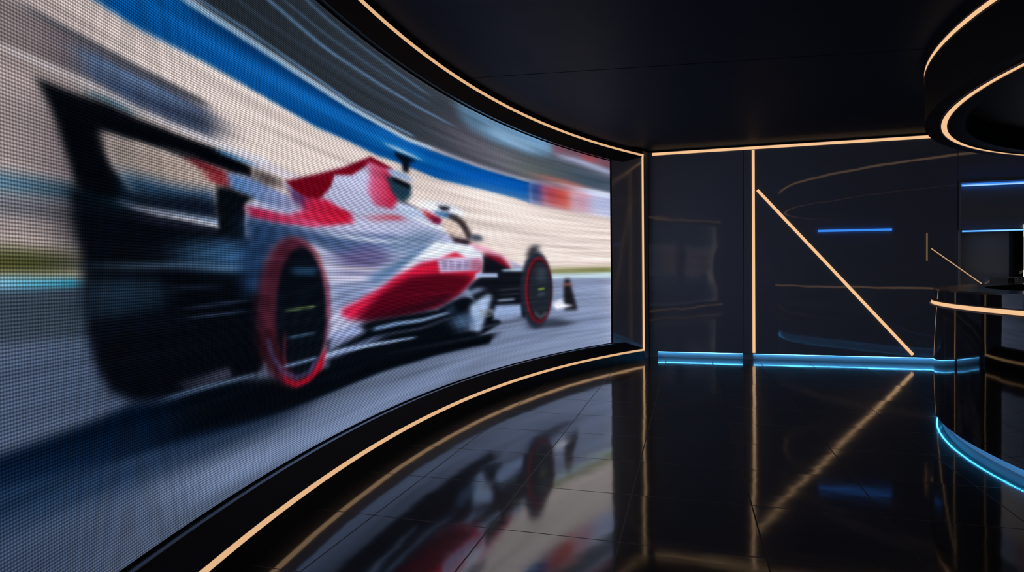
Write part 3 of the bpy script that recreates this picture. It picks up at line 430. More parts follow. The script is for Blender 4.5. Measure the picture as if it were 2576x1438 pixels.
 ((140,34,44),(100,28,40),0.026,0.008,1,[(6.957,1.73),(6.849,1.737),(6.765,1.731),(6.676,1.726),(6.603,1.711),(6.672,1.688),(6.822,1.701),(6.891,1.716)]),
 ((156,52,64),None,0.033,0.008,1,[(6.806,1.697),(6.713,1.699),(6.616,1.701),(6.604,1.656),(6.709,1.655),(6.781,1.668)]),
 ((20,24,38),None,0.026,0.013,1,[(6.97,1.533),(6.971,1.529),(6.974,1.525),(6.979,1.521),(6.984,1.517),(6.991,1.514),(6.998,1.512),(7.006,1.511),(7.014,1.511),(7.021,1.511),(7.027,1.513),(7.033,1.515),(7.037,1.518),(7.039,1.522),(7.04,1.526),(7.039,1.53),(7.036,1.534),(7.032,1.538),(7.026,1.541),(7.02,1.544),(7.013,1.546),(7.005,1.548),(6.997,1.548),(6.99,1.548),(6.983,1.546),(6.978,1.544),(6.974,1.541),(6.971,1.537)]),
 ((40,18,30),None,0.026,0.013,1,[(6.838,1.545),(6.84,1.538),(6.843,1.532),(6.848,1.525),(6.856,1.52),(6.864,1.516),(6.873,1.513),(6.883,1.511),(6.892,1.511),(6.901,1.512),(6.909,1.515),(6.916,1.519),(6.92,1.523),(6.923,1.529),(6.924,1.535),(6.923,1.542),(6.92,1.548),(6.915,1.554),(6.908,1.559),(6.9,1.564),(6.891,1.567),(6.881,1.569),(6.871,1.569),(6.862,1.568),(6.854,1.566),(6.847,1.562),(6.842,1.557),(6.839,1.551)]),
 ((196,186,222),(92,140,196),0.026,0.008,1,[(6.634,1.722),(6.528,1.725),(6.416,1.728),(6.271,1.711),(6.116,1.691),(5.906,1.647),(5.908,1.562),(6.078,1.577),(6.237,1.591),(6.366,1.616),(6.487,1.639),(6.617,1.654)]),
 ((70,58,60),(50,44,48),0.052,0.013,0.8,[(6.435,1.782),(6.317,1.775),(6.193,1.767),(6.114,1.733),(6.271,1.711),(6.437,1.725)]),
 ((22,32,52),(18,34,52),0.026,0.013,1,[(7.316,1.547),(7.235,1.554),(7.149,1.561),(7.057,1.568),(6.955,1.574),(6.844,1.58),(6.726,1.586),(6.696,1.495),(6.846,1.482),(6.982,1.47),(7.107,1.46),(7.206,1.465),(7.298,1.47),(7.307,1.509)]),
 ((7,12,22),None,0.019,0.013,1,[(7.534,1.529),(7.46,1.524),(7.382,1.519),(7.297,1.513),(7.205,1.514),(7.106,1.515),(6.982,1.508),(6.847,1.501),(6.699,1.491),(6.591,1.466),(6.477,1.439),(6.374,1.368),(6.358,1.291),(6.342,1.212),(6.342,1.124),(6.343,1.036),(6.343,0.948),(6.343,0.859),(6.41,0.782),(6.565,0.771),(6.707,0.761),(6.833,0.774),(6.949,0.785),(7.058,0.796),(7.161,0.813),(7.257,0.828),(7.317,0.859),(7.374,0.888),(7.405,0.929),(7.435,0.968),(7.45,1.014),(7.465,1.059),(7.475,1.122),(7.485,1.184),(7.487,1.232),(7.489,1.281),(7.491,1.33),(7.504,1.377),(7.518,1.424),(7.526,1.477)]),
 ((8,14,24),None,0.078,0.039,1,[(7.529,1.494),(7.462,1.501),(7.392,1.507),(7.317,1.514),(7.258,1.484),(7.196,1.452),(7.23,1.394),(7.262,1.338),(7.344,1.335),(7.421,1.332),(7.493,1.33),(7.505,1.385),(7.517,1.44)]),
 ((10,70,92),None,0.065,0.013,0.6,[(7.412,1.489),(7.337,1.494),(7.257,1.498),(7.312,1.528),(7.321,1.501),(7.257,1.526),(7.335,1.52),(7.408,1.514)]),
 ((150,176,206),(96,104,124),0.019,0.008,1,[(7.319,1.504),(7.237,1.496),(7.149,1.488),(7.062,1.485),(6.969,1.483),(6.841,1.477),(6.703,1.471),(6.689,1.509),(6.83,1.51),(6.959,1.511),(7.053,1.511),(7.14,1.511),(7.23,1.514),(7.314,1.517)]),
 ((226,222,228),(150,150,170),0.026,0.005,1,[(7.259,1.498),(7.186,1.492),(7.108,1.486),(7.014,1.484),(6.913,1.481),(6.809,1.476),(6.699,1.471),(6.694,1.485),(6.804,1.49),(6.908,1.495),(7.009,1.496),(7.104,1.498),(7.182,1.501),(7.256,1.505)]),
 ((40,44,64),None,0.052,0.01,1,[(7.24,1.461),(7.133,1.456),(7.015,1.451),(6.871,1.448),(6.712,1.444),(6.706,1.465),(6.865,1.467),(7.01,1.469),(7.127,1.474),(7.235,1.477)]),
 ((9,17,26),None,0.013,0.01,1,[(6.724,1.649),(6.632,1.659),(6.553,1.649),(6.425,1.638),(6.495,1.594),(6.5,1.517),(6.505,1.44),(6.509,1.363),(6.688,1.357),(6.701,1.426),(6.714,1.493),(6.727,1.561)]),
 ((72,120,168),(30,50,70),0.078,0.019,1,[(6.99,1.399),(6.868,1.409),(6.736,1.42),(6.592,1.432),(6.426,1.385),(6.463,1.327),(6.499,1.271),(6.648,1.278),(6.785,1.285),(6.911,1.291),(6.99,1.311),(7.065,1.329)]),
 ((92,128,164),(46,58,72),0.098,0.008,1,[(7.477,1.287),(7.395,1.287),(7.306,1.288),(7.21,1.288),(7.117,1.291),(7.018,1.295),(6.911,1.298),(6.748,1.291),(6.567,1.283),(6.562,1.31),(6.745,1.316),(6.909,1.322),(7.017,1.317),(7.116,1.313),(7.209,1.309),(7.305,1.308),(7.394,1.306),(7.477,1.305)]),
 ((26,46,64),(38,56,74),0.052,0.019,1,[(7.48,1.257),(7.398,1.256),(7.311,1.256),(7.216,1.256),(7.114,1.255),(7.086,1.203),(7.058,1.15),(7.168,1.143),(7.268,1.136),(7.379,1.132),(7.48,1.128),(7.48,1.193)]),
 ((14,22,38),None,0.078,0.01,1,[(7.457,1.086),(7.366,1.084),(7.269,1.082),(7.162,1.084),(7.046,1.087),(7.05,1.105),(7.165,1.101),(7.271,1.098),(7.368,1.1),(7.458,1.101)]),
 ((84,104,140),None,0.052,0.005,1,[(6.92,1.137),(6.811,1.139),(6.694,1.141),(6.601,1.142),(6.502,1.143),(6.503,1.15),(6.602,1.149),(6.695,1.148),(6.812,1.145),(6.921,1.143)]),
 ((70,88,120),None,0.052,0.005,1,[(6.922,1.093),(6.813,1.094),(6.696,1.096),(6.53,1.098),(6.532,1.106),(6.697,1.103),(6.814,1.101),(6.923,1.099)]),
 ((34,48,66),None,0.065,0.007,1,[(7.068,1.209),(6.953,1.212),(6.828,1.216),(6.692,1.22),(6.693,1.231),(6.829,1.226),(6.954,1.222),(7.069,1.218)]),
 ((74,78,98),(30,34,48),0.019,0.008,1,[(7.031,0.855),(6.916,0.857),(6.79,0.859),(6.655,0.862),(6.631,0.813),(6.802,0.813),(6.957,0.813)]),
 ((170,192,226),(120,150,190),0.039,0.007,1,[(7.089,0.794),(6.954,0.794),(6.819,0.793),(6.717,0.79),(6.609,0.787),(6.511,0.787),(6.408,0.788),(6.412,0.796),(6.516,0.799),(6.616,0.803),(6.724,0.807),(6.826,0.81),(6.961,0.811),(7.097,0.813)]),
 ((4,9,17),(6,26,52),0.039,0.013,1,[(12.6,0.804),(7.788,0.804),(7.724,0.803),(7.655,0.806),(7.58,0.809),(7.508,0.811),(7.431,0.814),(7.357,0.822),(7.278,0.83),(7.172,0.815),(7.057,0.799),(6.914,0.794),(6.756,0.788),(6.581,0.783),(6.411,0.749),(6.226,0.711),(6.05,0.705),(5.861,0.7),(5.656,0.695),(5.399,0.691),(5.121,0.687),(4.818,0.686),(4.515,0.673),(4.19,0.661),(3.845,0.65),(3.532,0.646),(3.205,0.644),(2.864,0.645),(2.935,0.561),(3.307,0.563),(3.661,0.567),(3.998,0.574),(4.335,0.572),(4.65,0.573),(4.945,0.576),(5.267,0.564),(5.56,0.557),(5.733,0.554),(5.896,0.551),(6.097,0.556),(6.282,0.561),(6.452,0.567),(6.611,0.579),(6.757,0.59),(6.891,0.602),(7.014,0.612),(7.133,0.627),(7.242,0.641),(7.343,0.653),(7.435,0.665),(7.52,0.676),(7.599,0.686),(7.672,0.696),(7.736,0.708),(7.795,0.719),(12.6,0.73),(12.6,0.767)]),
 ((28,44,72),(22,52,86),0.13,0.039,0.85,[(12.6,0.775),(7.781,0.762),(7.708,0.747),(7.628,0.732),(7.541,0.715),(7.446,0.697),(7.342,0.677),(7.242,0.666),(7.132,0.655),(7.013,0.643),(6.883,0.63),(6.742,0.617),(6.586,0.602),(6.425,0.593),(6.249,0.583),(6.058,0.574),(5.85,0.565),(5.963,0.532),(6.071,0.502),(6.284,0.504),(6.477,0.507),(6.653,0.512),(6.789,0.52),(6.914,0.528),(7.029,0.536),(7.136,0.544),(7.245,0.552),(7.346,0.559),(7.438,0.566),(7.524,0.573),(7.599,0.588),(7.669,0.601),(7.735,0.614),(7.796,0.626),(12.6,0.637),(12.6,0.683),(12.6,0.729)]),
 ((198,202,232),None,0.019,0.009,1,[(6.134,1.747),(5.956,1.796),(5.763,1.85),(5.604,1.898),(5.435,1.95),(5.256,2.013),(5.067,2.081),(4.747,2.057),(4.589,1.945),(4.658,1.8),(4.462,1.757),(4.256,1.71),(4.042,1.683),(3.818,1.653),(3.588,1.558),(3.183,1.537),(3.051,1.43),(3.089,1.27),(3.307,1.194),(3.52,1.122),(3.935,1.061),(4.322,1.009),(4.683,0.965),(4.934,0.949),(5.171,0.936),(5.392,0.925),(5.577,0.831),(5.797,0.775),(5.747,0.866),(5.696,0.959),(5.645,1.055),(5.651,1.152),(5.658,1.248),(5.718,1.331),(5.777,1.411),(5.955,1.47),(6.202,1.455),(6.349,1.466),(6.486,1.476),(6.49,1.536),(6.495,1.596),(6.419,1.623),(6.236,1.615),(6.036,1.605),(6.034,1.68)]),
 ((130,146,192),(34,64,102),0.052,0.019,1,[(6.517,1.547),(6.365,1.547),(6.2,1.545),(6.017,1.535),(5.82,1.524),(5.654,1.526),(5.479,1.528),(5.228,1.542),(4.957,1.557),(4.665,1.574),(4.668,1.477),(4.96,1.443),(5.232,1.412),(5.483,1.385),(5.658,1.419),(5.822,1.45),(5.955,1.457),(6.082,1.462),(6.244,1.372),(6.304,1.271),(6.362,1.174),(6.529,1.179),(6.526,1.271),(6.523,1.363),(6.52,1.455)]),
 ((98,92,140),None,0.094,0.024,0.85,[(5.585,1.394),(5.35,1.434),(5.097,1.478),(4.889,1.452),(4.669,1.423),(4.861,1.345),(5.044,1.272),(5.273,1.272),(5.487,1.272)]),
 ((120,140,180),None,0.068,0.02,0.7,[(5.64,1.2),(5.383,1.214),(5.104,1.231),(5.107,1.135),(5.333,1.09),(5.545,1.05),(5.621,1.03),(5.63,1.115)]),
 ((240,236,246),None,0.125,0.01,0.9,[(5.638,1.304),(5.417,1.3),(5.178,1.294),(4.922,1.288),(4.602,1.327),(4.258,1.372),(4.272,1.4),(4.611,1.354),(4.925,1.313),(5.179,1.318),(5.415,1.323),(5.635,1.326)]),
 ((224,220,240),None,0.07,0.008,1,[(5.639,1.238),(5.383,1.236),(5.104,1.234),(5.103,1.256),(5.382,1.257),(5.638,1.257)]),
 ((232,238,250),None,0.131,0.01,0.8,[(5.609,1.503),(5.31,1.501),(4.981,1.496),(4.733,1.503),(4.471,1.509),(4.192,1.515),(4.188,1.545),(4.599,1.533),(4.975,1.522),(5.304,1.524),(5.602,1.525)]),
 ((70,108,146),(110,140,180),0.06,0.02,1,[(5.103,1.267),(4.893,1.32),(4.671,1.378),(4.402,1.452),(4.118,1.533),(3.897,1.523),(4.12,1.463),(4.335,1.407),(4.557,1.329),(4.77,1.257),(4.942,1.215),(5.106,1.176)]),
 ((106,132,166),None,0.109,0.033,0.8,[(4.762,1.538),(4.517,1.583),(4.258,1.631),(4.043,1.629),(3.819,1.625),(3.972,1.54),(4.227,1.482),(4.471,1.429),(4.859,1.417)]),
 ((104,66,118),None,0.033,0.013,1,[(6.106,1.743),(5.881,1.721),(5.745,1.687),(5.906,1.633),(6.055,1.671)]),
 ((128,8,34),None,0.013,0.007,1,[(6.121,1.763),(5.942,1.811),(5.749,1.864),(5.596,1.908),(5.435,1.955),(5.256,2.021),(5.067,2.092),(4.889,2.078),(4.702,2.061),(4.89,2.036),(5.08,2.037),(5.335,1.92),(5.559,1.885),(5.612,1.804),(5.768,1.696),(5.913,1.704),(6.04,1.731)]),
 ((188,20,54),(214,120,160),0.035,0.013,1,[(5.109,2.051),(4.81,2.049),(4.73,1.979),(4.631,1.849),(4.749,1.758),(5.018,1.758),(5.115,1.84),(5.083,1.946)]),
 ((206,24,62),(214,60,104),0.039,0.01,1,[(5.913,1.695),(5.672,1.724),(5.525,1.693),(5.359,1.672),(5.328,1.61),(5.508,1.585),(5.677,1.562),(5.818,1.565),(5.952,1.567),(6.135,1.574),(5.941,1.625)]),
 ((226,90,136),(176,40,84),0.033,0.008,1,[(6.495,1.592),(6.402,1.593),(6.227,1.588),(6.037,1.581),(5.886,1.577),(5.725,1.572),(5.773,1.545),(5.953,1.543),(6.12,1.54),(6.295,1.541),(6.456,1.542)]),
 ((202,64,84),(220,150,176),0.071,0.011,1,[(5.118,1.638),(4.851,1.672),(4.599,1.688),(4.594,1.725),(4.851,1.707),(5.123,1.67)]),
 ((36,66,84),None,0.029,0.015,1,[(4.842,1.992),(4.653,2.003),(4.428,1.973),(4.431,1.897),(4.553,1.821),(4.657,1.84),(4.745,1.888)]),
 ((14,16,28),None,0.02,0.01,1,[(4.755,1.999),(4.442,1.984),(4.443,1.946),(4.718,1.969)]),
 ((156,182,218),None,0.03,0.01,1,[(4.816,2.048),(4.619,2.059),(4.413,2.039),(4.428,2.008),(4.748,2.018)]),
 ((60,54,66),None,0.031,0.01,1,[(4.657,1.846),(4.526,1.836),(4.323,1.807),(4.24,1.783),(4.393,1.781),(4.593,1.81)]),
 ((198,212,240),None,0.033,0.013,1,[(4.619,1.826),(4.392,1.819),(4.098,1.753),(3.801,1.725),(3.923,1.681),(4.257,1.69),(4.529,1.731),(4.659,1.767)]),
 ((240,246,255),None,0.047,0.009,1,[(4.404,1.713),(4.087,1.679),(3.75,1.653),(3.733,1.678),(4.069,1.702),(4.385,1.735)]),
 ((10,20,38),None,0.025,0.012,1,[(4.711,2.196),(4.549,2.2),(4.326,2.199),(4.444,2.156),(4.473,2.073),(4.566,2.068),(4.571,2.138),(4.661,2.158)]),
 ((200,224,242),None,0.041,0.008,1,[(4.852,2.22),(4.656,2.212),(4.388,2.21),(4.231,2.21),(4.225,2.217),(4.374,2.227),(4.637,2.235),(4.844,2.23)]),
 ((242,246,255),None,0.044,0.015,1,[(4.336,1.864),(4.036,1.897),(3.735,1.905),(3.437,1.873),(3.487,1.809),(3.738,1.805),(3.928,1.764),(4.112,1.768),(4.267,1.81)]),
 ((70,118,166),None,0.038,0.013,1,[(4.038,1.816),(3.737,1.823),(3.582,1.793),(3.815,1.774),(4.002,1.785)]),
 ((12,18,34),None,0.032,0.013,1,[(3.963,1.868),(3.72,1.882),(3.76,1.839),(3.889,1.833)]),
 ((176,58,76),None,0.036,0.014,1,[(4.267,1.813),(4.075,1.792),(3.906,1.755),(3.952,1.71),(4.142,1.739)]),
 ((122,22,66),None,0.03,0.012,1,[(4.098,1.76),(3.906,1.766),(3.877,1.719),(4.041,1.714)]),
 ((62,52,54),None,0.035,0.017,1,[(3.768,1.813),(3.605,1.82),(3.439,1.775),(3.312,1.678),(3.281,1.61),(3.379,1.605),(3.458,1.676),(3.568,1.743),(3.739,1.773)]),
 ((226,206,196),None,0.027,0.013,1,[(3.907,1.724),(3.739,1.762),(3.56,1.729),(3.475,1.645),(3.444,1.609),(3.689,1.607),(3.803,1.658)]),
 ((48,36,50),None,0.035,0.014,1,[(3.757,1.657),(3.658,1.613),(3.363,1.606),(3.265,1.572),(3.413,1.547),(3.651,1.566)]),
 ((86,94,108),None,0.037,0.015,1,[(3.321,1.662),(3.08,1.66),(3.064,1.605),(3.298,1.594)]),
 ((230,238,252),None,0.038,0.015,1,[(4.008,1.559),(3.744,1.554),(3.509,1.546),(3.266,1.537),(3.033,1.47),(3.019,1.374),(3.27,1.385),(3.513,1.394),(3.748,1.398),(3.975,1.402),(4.265,1.38),(4.543,1.266),(4.674,1.266),(4.404,1.393),(4.21,1.473)]),
 ((222,166,188),None,0.039,0.016,1,[(3.347,1.584),(3.048,1.55),(2.652,1.481),(2.457,1.39),(2.477,1.338),(2.728,1.405),(2.974,1.468),(3.266,1.53)]),
 ((128,18,44),None,0.048,0.016,1,[(3.05,1.486),(2.67,1.455),(2.44,1.343),(2.495,1.303),(2.934,1.343)]),
 ((20,24,34),None,0.032,0.016,1,[(3.051,1.462),(2.846,1.426),(2.477,1.321),(2.084,1.304),(2.089,1.036),(2.095,0.767),(2.483,0.832),(2.858,0.891),(3.213,0.989),(3.374,1.141),(3.089,1.27)]),
 ((170,170,196),None,0.034,0.014,1,[(2.493,1.42),(2.267,1.384),(2.111,1.331),(2.405,1.321)]),
 ((196,26,56),(226,40,88),0.032,0.016,1,[(3.885,1.411),(4.266,1.367),(4.474,1.314),(4.674,1.266),(4.927,1.181),(5.107,1.136),(5.278,1.095),(5.483,1.056),(5.505,1.018),(5.39,0.982),(5.169,0.976),(4.934,0.97),(4.683,0.965),(4.347,0.976),(3.986,0.989),(3.789,1.033),(3.585,1.08),(3.257,1.224),(3.122,1.31),(3.119,1.429),(3.513,1.383)]),
 ((96,14,34),(96,6,34),0.053,0.021,1,[(5.253,1.007),(5.094,1.071),(4.929,1.141),(4.708,1.194),(4.476,1.253),(4.233,1.269),(3.978,1.285),(3.682,1.278),(3.371,1.271),(3.274,1.224),(3.585,1.08),(3.941,1.022),(4.277,0.972),(4.573,0.962),(4.852,0.954),(5.113,0.948),(5.337,0.978)]),
 ((36,12,28),None,0.082,0.026,0.85,[(5.17,0.974),(4.892,0.992),(4.594,1.012),(4.275,1.037),(3.947,1.069),(3.6,1.106),(3.835,1.007),(4.133,0.986),(4.416,0.968),(4.683,0.953),(4.995,0.947),(5.283,0.943)]),
 ((212,44,72),None,0.04,0.013,1,[(3.915,1.418),(3.63,1.479),(3.4,1.43),(3.662,1.424)]),
 ((196,186,220),None,0.028,0.011,1,[(3.975,1.409),(3.548,1.419),(3.094,1.429),(3.164,1.31),(3.559,1.299),(3.934,1.289)]),
 ((130,110,150),None,0.015,0.008,1,[(3.886,1.375),(3.787,1.376),(3.787,1.387),(3.886,1.385)]),
 ((110,84,130),None,0.015,0.008,1,[(3.887,1.347),(3.788,1.348),(3.788,1.359),(3.887,1.357)]),
 ((150,124,160),None,0.015,0.008,1,[(3.888,1.319),(3.797,1.319),(3.796,1.33),(3.887,1.329)]),
 ((130,110,150),None,0.016,0.008,1,[(3.749,1.377),(3.648,1.379),(3.648,1.39),(3.749,1.388)]),
 ((110,84,130),None,0.016,0.008,1,[(3.75,1.348),(3.649,1.349),(3.648,1.36),(3.749,1.359)]),
 ((150,124,160),None,0.016,0.008,1,[(3.75,1.32),(3.657,1.32),(3.657,1.331),(3.75,1.33)]),
 ((130,110,150),None,0.017,0.008,1,[(3.609,1.379),(3.505,1.381),(3.505,1.392),(3.608,1.39)]),
 ((110,84,130),None,0.017,0.008,1,[(3.609,1.35),(3.506,1.351),(3.506,1.362),(3.609,1.361)]),
 ((150,124,160),None,0.017,0.008,1,[(3.61,1.321),(3.515,1.321),(3.515,1.332),(3.61,1.332)]),
 ((130,110,150),None,0.017,0.009,1,[(3.465,1.382),(3.36,1.383),(3.36,1.395),(3.465,1.393)]),
 ((110,84,130),None,0.017,0.009,1,[(3.466,1.352),(3.361,1.353),(3.361,1.364),(3.466,1.363)]),
 ((150,124,160),None,0.017,0.009,1,[(3.467,1.322),(3.37,1.322),(3.369,1.334),(3.467,1.333)]),
 ((170,90,116),None,0.059,0.015,0.8,[(3.318,1.416),(3.094,1.421),(3.147,1.31),(3.321,1.301)]),
 ((168,184,216),None,0.023,0.009,1,[(3.224,1.241),(2.745,1.238),(2.744,1.284),(3.223,1.284)]),
 ((6,11,19),None,0.097,0.01,0.85,[(7.057,0.798),(6.925,0.791),(6.78,0.784),(6.621,0.776),(6.446,0.769),(6.273,0.755),(6.084,0.74),(5.879,0.724),(5.655,0.707),(5.399,0.703),(5.12,0.701),(4.818,0.701),(4.469,0.687),(4.093,0.674),(3.69,0.663),(3.246,0.662),(2.776,0.666),(2.865,0.604),(3.262,0.593),(3.639,0.587),(3.997,0.584),(4.334,0.58),(4.65,0.58),(4.945,0.582),(5.266,0.57),(5.56,0.562),(5.804,0.559),(6.027,0.558),(6.231,0.559),(6.417,0.578),(6.587,0.595),(6.742,0.612),(6.883,0.628),(7.013,0.643),(7.036,0.721)]),
 ((9,16,26),None,0.03,0.012,1,[(5.708,0.881),(5.522,0.901),(5.324,0.923),(5.113,0.948),(4.768,0.951),(4.393,0.955),(3.987,0.962),(3.72,1.016),(3.441,1.075),(3.196,0.996),(2.816,0.848),(2.668,0.754),(2.94,0.701),(3.205,0.652),(3.532,0.654),(3.845,0.657),(4.142,0.662),(4.492,0.67),(4.818,0.68),(5.082,0.658),(5.329,0.64),(5.558,0.626),(5.73,0.643),(5.892,0.659),(5.781,0.683),(5.665,0.709),(5.687,0.796)]),
 ((160,172,212),None,0.04,0.013,1,[(5.659,0.912),(5.476,0.93),(5.283,0.95),(5.172,0.88),(5.368,0.852),(5.552,0.828),(5.663,0.793)]),
 ((160,186,220),(120,150,190),0.042,0.008,1,[(5.049,0.874),(4.868,0.88),(4.679,0.887),(4.481,0.885),(4.274,0.884),(4.021,0.9),(3.756,0.919),(3.765,0.937),(4.031,0.922),(4.284,0.909),(4.491,0.912),(4.69,0.916),(4.881,0.909),(5.063,0.903)]),
 ((156,182,220),(190,208,240),0.045,0.006,1,[(5.898,0.76),(5.703,0.767),(5.494,0.777),(5.282,0.774),(5.055,0.772),(4.733,0.765),(4.385,0.76),(4.389,0.773),(4.739,0.783),(5.063,0.794),(5.294,0.801),(5.509,0.808),(5.72,0.797),(5.915,0.788)]),
 ((124,140,180),None,0.073,0.009,0.8,[(5.642,0.753),(5.464,0.769),(5.275,0.787),(5.104,0.799),(4.925,0.812),(4.95,0.847),(5.129,0.832),(5.3,0.819),(5.488,0.799),(5.665,0.782)]),
 ((84,92,116),None,0.055,0.009,1,[(4.936,0.83),(4.619,0.826),(4.277,0.825),(4.023,0.846),(3.757,0.871),(3.767,0.885),(4.031,0.86),(4.284,0.838),(4.624,0.839),(4.94,0.841)]),
 ((84,92,112),None,0.095,0.013,1,[(3.527,0.735),(3.2,0.736),(2.858,0.739),(2.459,0.745),(2.045,0.755),(2.051,0.774),(2.465,0.763),(2.864,0.756),(3.205,0.752),(3.532,0.751)]),
 ((170,190,222),None,0.045,0.018,1,[(3.346,0.972),(2.957,1.075),(2.872,1.048),(2.943,0.937),(3.041,0.813),(3.137,0.693),(3.384,0.753)]),
 ((134,150,182),None,0.058,0.015,1,[(3.601,1.058),(3.193,1.145),(3.007,1.129),(3.36,1.057)]),
 ((80,104,136),None,0.084,0.028,1,[(3.762,0.878),(3.364,0.904),(3.235,0.764),(3.609,0.757)]),
 ((50,70,96),None,0.052,0.02,1,[(3.882,0.956),(3.642,0.998),(3.683,0.909)]),
 ((152,172,208),None,0.033,0.013,1,[(2.805,0.946),(2.517,0.939),(2.221,0.932),(2.205,0.792),(2.538,0.796),(2.86,0.801)]),
 ((186,204,230),None,0.033,0.01,1,[(2.749,0.986),(2.374,0.988),(2.377,1.005),(2.752,1.002)]),
 ((170,204,230),None,0.034,0.01,1,[(2.637,1.301),(2.147,1.315),(2.149,1.338),(2.639,1.322)]),
 ((130,136,136),None,0.018,0.008,1,[(3.146,0.894),(2.838,0.901),(2.842,0.913),(3.15,0.906)]),
 ((130,136,136),None,0.018,0.008,1,[(3.147,0.866),(2.839,0.872),(2.843,0.884),(3.151,0.878)]),
 ((130,136,136),None,0.018,0.008,1,[(3.148,0.839),(2.84,0.843),(2.844,0.855),(3.152,0.85)]),
 ((70,76,88),None,0.05,0.01,1,[(2.721,1.096),(2.225,1.109),(2.228,1.123),(2.723,1.108)]),
 ((64,70,82),None,0.05,0.01,1,[(2.714,1.045),(2.227,1.047),(2.229,1.06),(2.715,1.058)]),
 ((104,46,70),(78,34,52),0.033,0.013,1,[(5.65,1.048),(5.664,0.948),(5.7,0.856),(5.755,0.777),(5.825,0.718),(5.905,0.679),(5.991,0.663),(6.078,0.668),(6.161,0.693),(6.237,0.735),(6.301,0.791),(6.353,0.858),(6.391,0.933),(6.413,1.012),(6.418,1.093),(6.407,1.174),(6.381,1.251),(6.339,1.321),(6.283,1.382),(6.215,1.431),(6.137,1.464),(6.053,1.479),(5.966,1.474),(5.881,1.448),(5.803,1.4),(5.738,1.331),(5.688,1.247),(5.658,1.15)]),
 ((44,14,22),None,0.039,0.026,0.8,[(6.403,1.002),(6.218,0.965),(6.194,0.881),(6.171,0.795),(6.147,0.708),(6.263,0.768),(6.327,0.828),(6.389,0.885),(6.396,0.944)]),
 ((176,100,132),None,0.019,0.013,0.6,[(5.998,1.476),(5.89,1.433),(5.778,1.388),(5.715,1.295),(5.65,1.2),(5.643,1.103),(5.636,1.007),(5.719,1.012),(5.751,1.132),(5.782,1.249),(5.848,1.334),(5.913,1.417)]),
 ((12,20,32),None,0.019,0.01,1,[(5.694,1.044),(5.704,0.957),(5.729,0.877),(5.766,0.808),(5.815,0.754),(5.871,0.718),(5.931,0.7),(5.992,0.701),(6.051,0.72),(6.106,0.754),(6.153,0.803),(6.191,0.862),(6.218,0.929),(6.234,1.002),(6.238,1.077),(6.229,1.151),(6.209,1.221),(6.177,1.286),(6.136,1.34),(6.086,1.383),(6.03,1.411),(5.969,1.423),(5.908,1.417),(5.85,1.391),(5.796,1.348),(5.752,1.288),(5.718,1.214),(5.698,1.131)]),
 ((196,24,54),None,0.019,0.008,1,[(6.223,0.813),(6.138,0.727),(6.031,0.683),(5.909,0.7),(5.768,0.783),(5.69,0.844),(5.742,0.72),(5.901,0.665),(6.045,0.66),(6.155,0.705)]),
 ((84,78,120),None,0.016,0.008,1,[(6.333,0.954),(6.284,0.848),(6.189,0.76),(6.044,0.702),(5.876,0.71),(5.792,0.781),(5.829,0.795),(5.904,0.729),(6.043,0.721),(6.165,0.77),(6.252,0.851),(6.301,0.956)]),
 ((110,40,60),None,0.013,0.013,1,[(6.157,0.96),(6.176,0.858),(6.146,0.78),(6.126,0.779),(6.156,0.856),(6.137,0.957)]),
 ((104,128,84),None,0.019,0.004,1,[(6.142,1.076),(5.987,1.078),(5.822,1.083),(5.826,1.094),(5.99,1.089),(6.144,1.087)]),
 ((90,124,156),None,0.026,0.004,1,[(6.113,0.929),(5.979,0.93),(5.836,0.93),(5.84,0.942),(5.983,0.941),(6.117,0.94)]),
 ((46,82,116),None,0.039,0.008,1,[(6.066,1.31),(5.927,1.309),(5.78,1.309),(5.818,1.267),(6.067,1.272)]),
 ((124,146,186),None,0.026,0.005,1,[(6.165,0.783),(6.007,0.781),(5.811,0.783),(5.819,0.799),(6.015,0.797),(6.172,0.798)]),
 ((58,58,64),None,0.054,0.022,1,[(2.108,1.472),(1.984,1.594),(1.748,1.617),(1.844,1.539),(1.921,1.476)]),
 ((64,72,90),None,0.111,0.022,1,[(2.049,0.737),(1.717,0.729),(1.379,0.722),(0.885,0.629),(1.263,0.604),(1.662,0.62),(2.051,0.636)]),
 ((40,47,62),None,0.036,0.022,1,[(1.484,1.08),(1.496,0.975),(1.526,0.877),(1.573,0.79),(1.635,0.72),(1.708,0.669),(1.788,0.641),(1.872,0.636),(1.954,0.654),(2.032,0.693),(2.101,0.75),(2.157,0.823),(2.199,0.909),(2.224,1.002),(2.231,1.098),(2.22,1.195),(2.191,1.286),(2.146,1.369),(2.087,1.44),(2.016,1.494),(1.937,1.529),(1.854,1.543),(1.77,1.534),(1.691,1.502),(1.621,1.448),(1.562,1.375),(1.518,1.286),(1.492,1.186)]),
 ((132,32,46),None,0.022,0.018,1,[(1.479,1.075),(1.489,0.985),(1.515,0.901),(1.556,0.826),(1.609,0.766),(1.672,0.722),(1.741,0.698),(1.813,0.693),(1.885,0.708),(1.952,0.741),(2.012,0.79),(2.061,0.853),(2.097,0.927),(2.119,1.007),(2.125,1.091),(2.115,1.175),(2.09,1.254),(2.051,1.326),(2,1.387),(1.938,1.433),(1.87,1.463),(1.798,1.474),(1.726,1.466),(1.658,1.438),(1.597,1.391),(1.546,1.328),(1.509,1.251),(1.486,1.166)]),
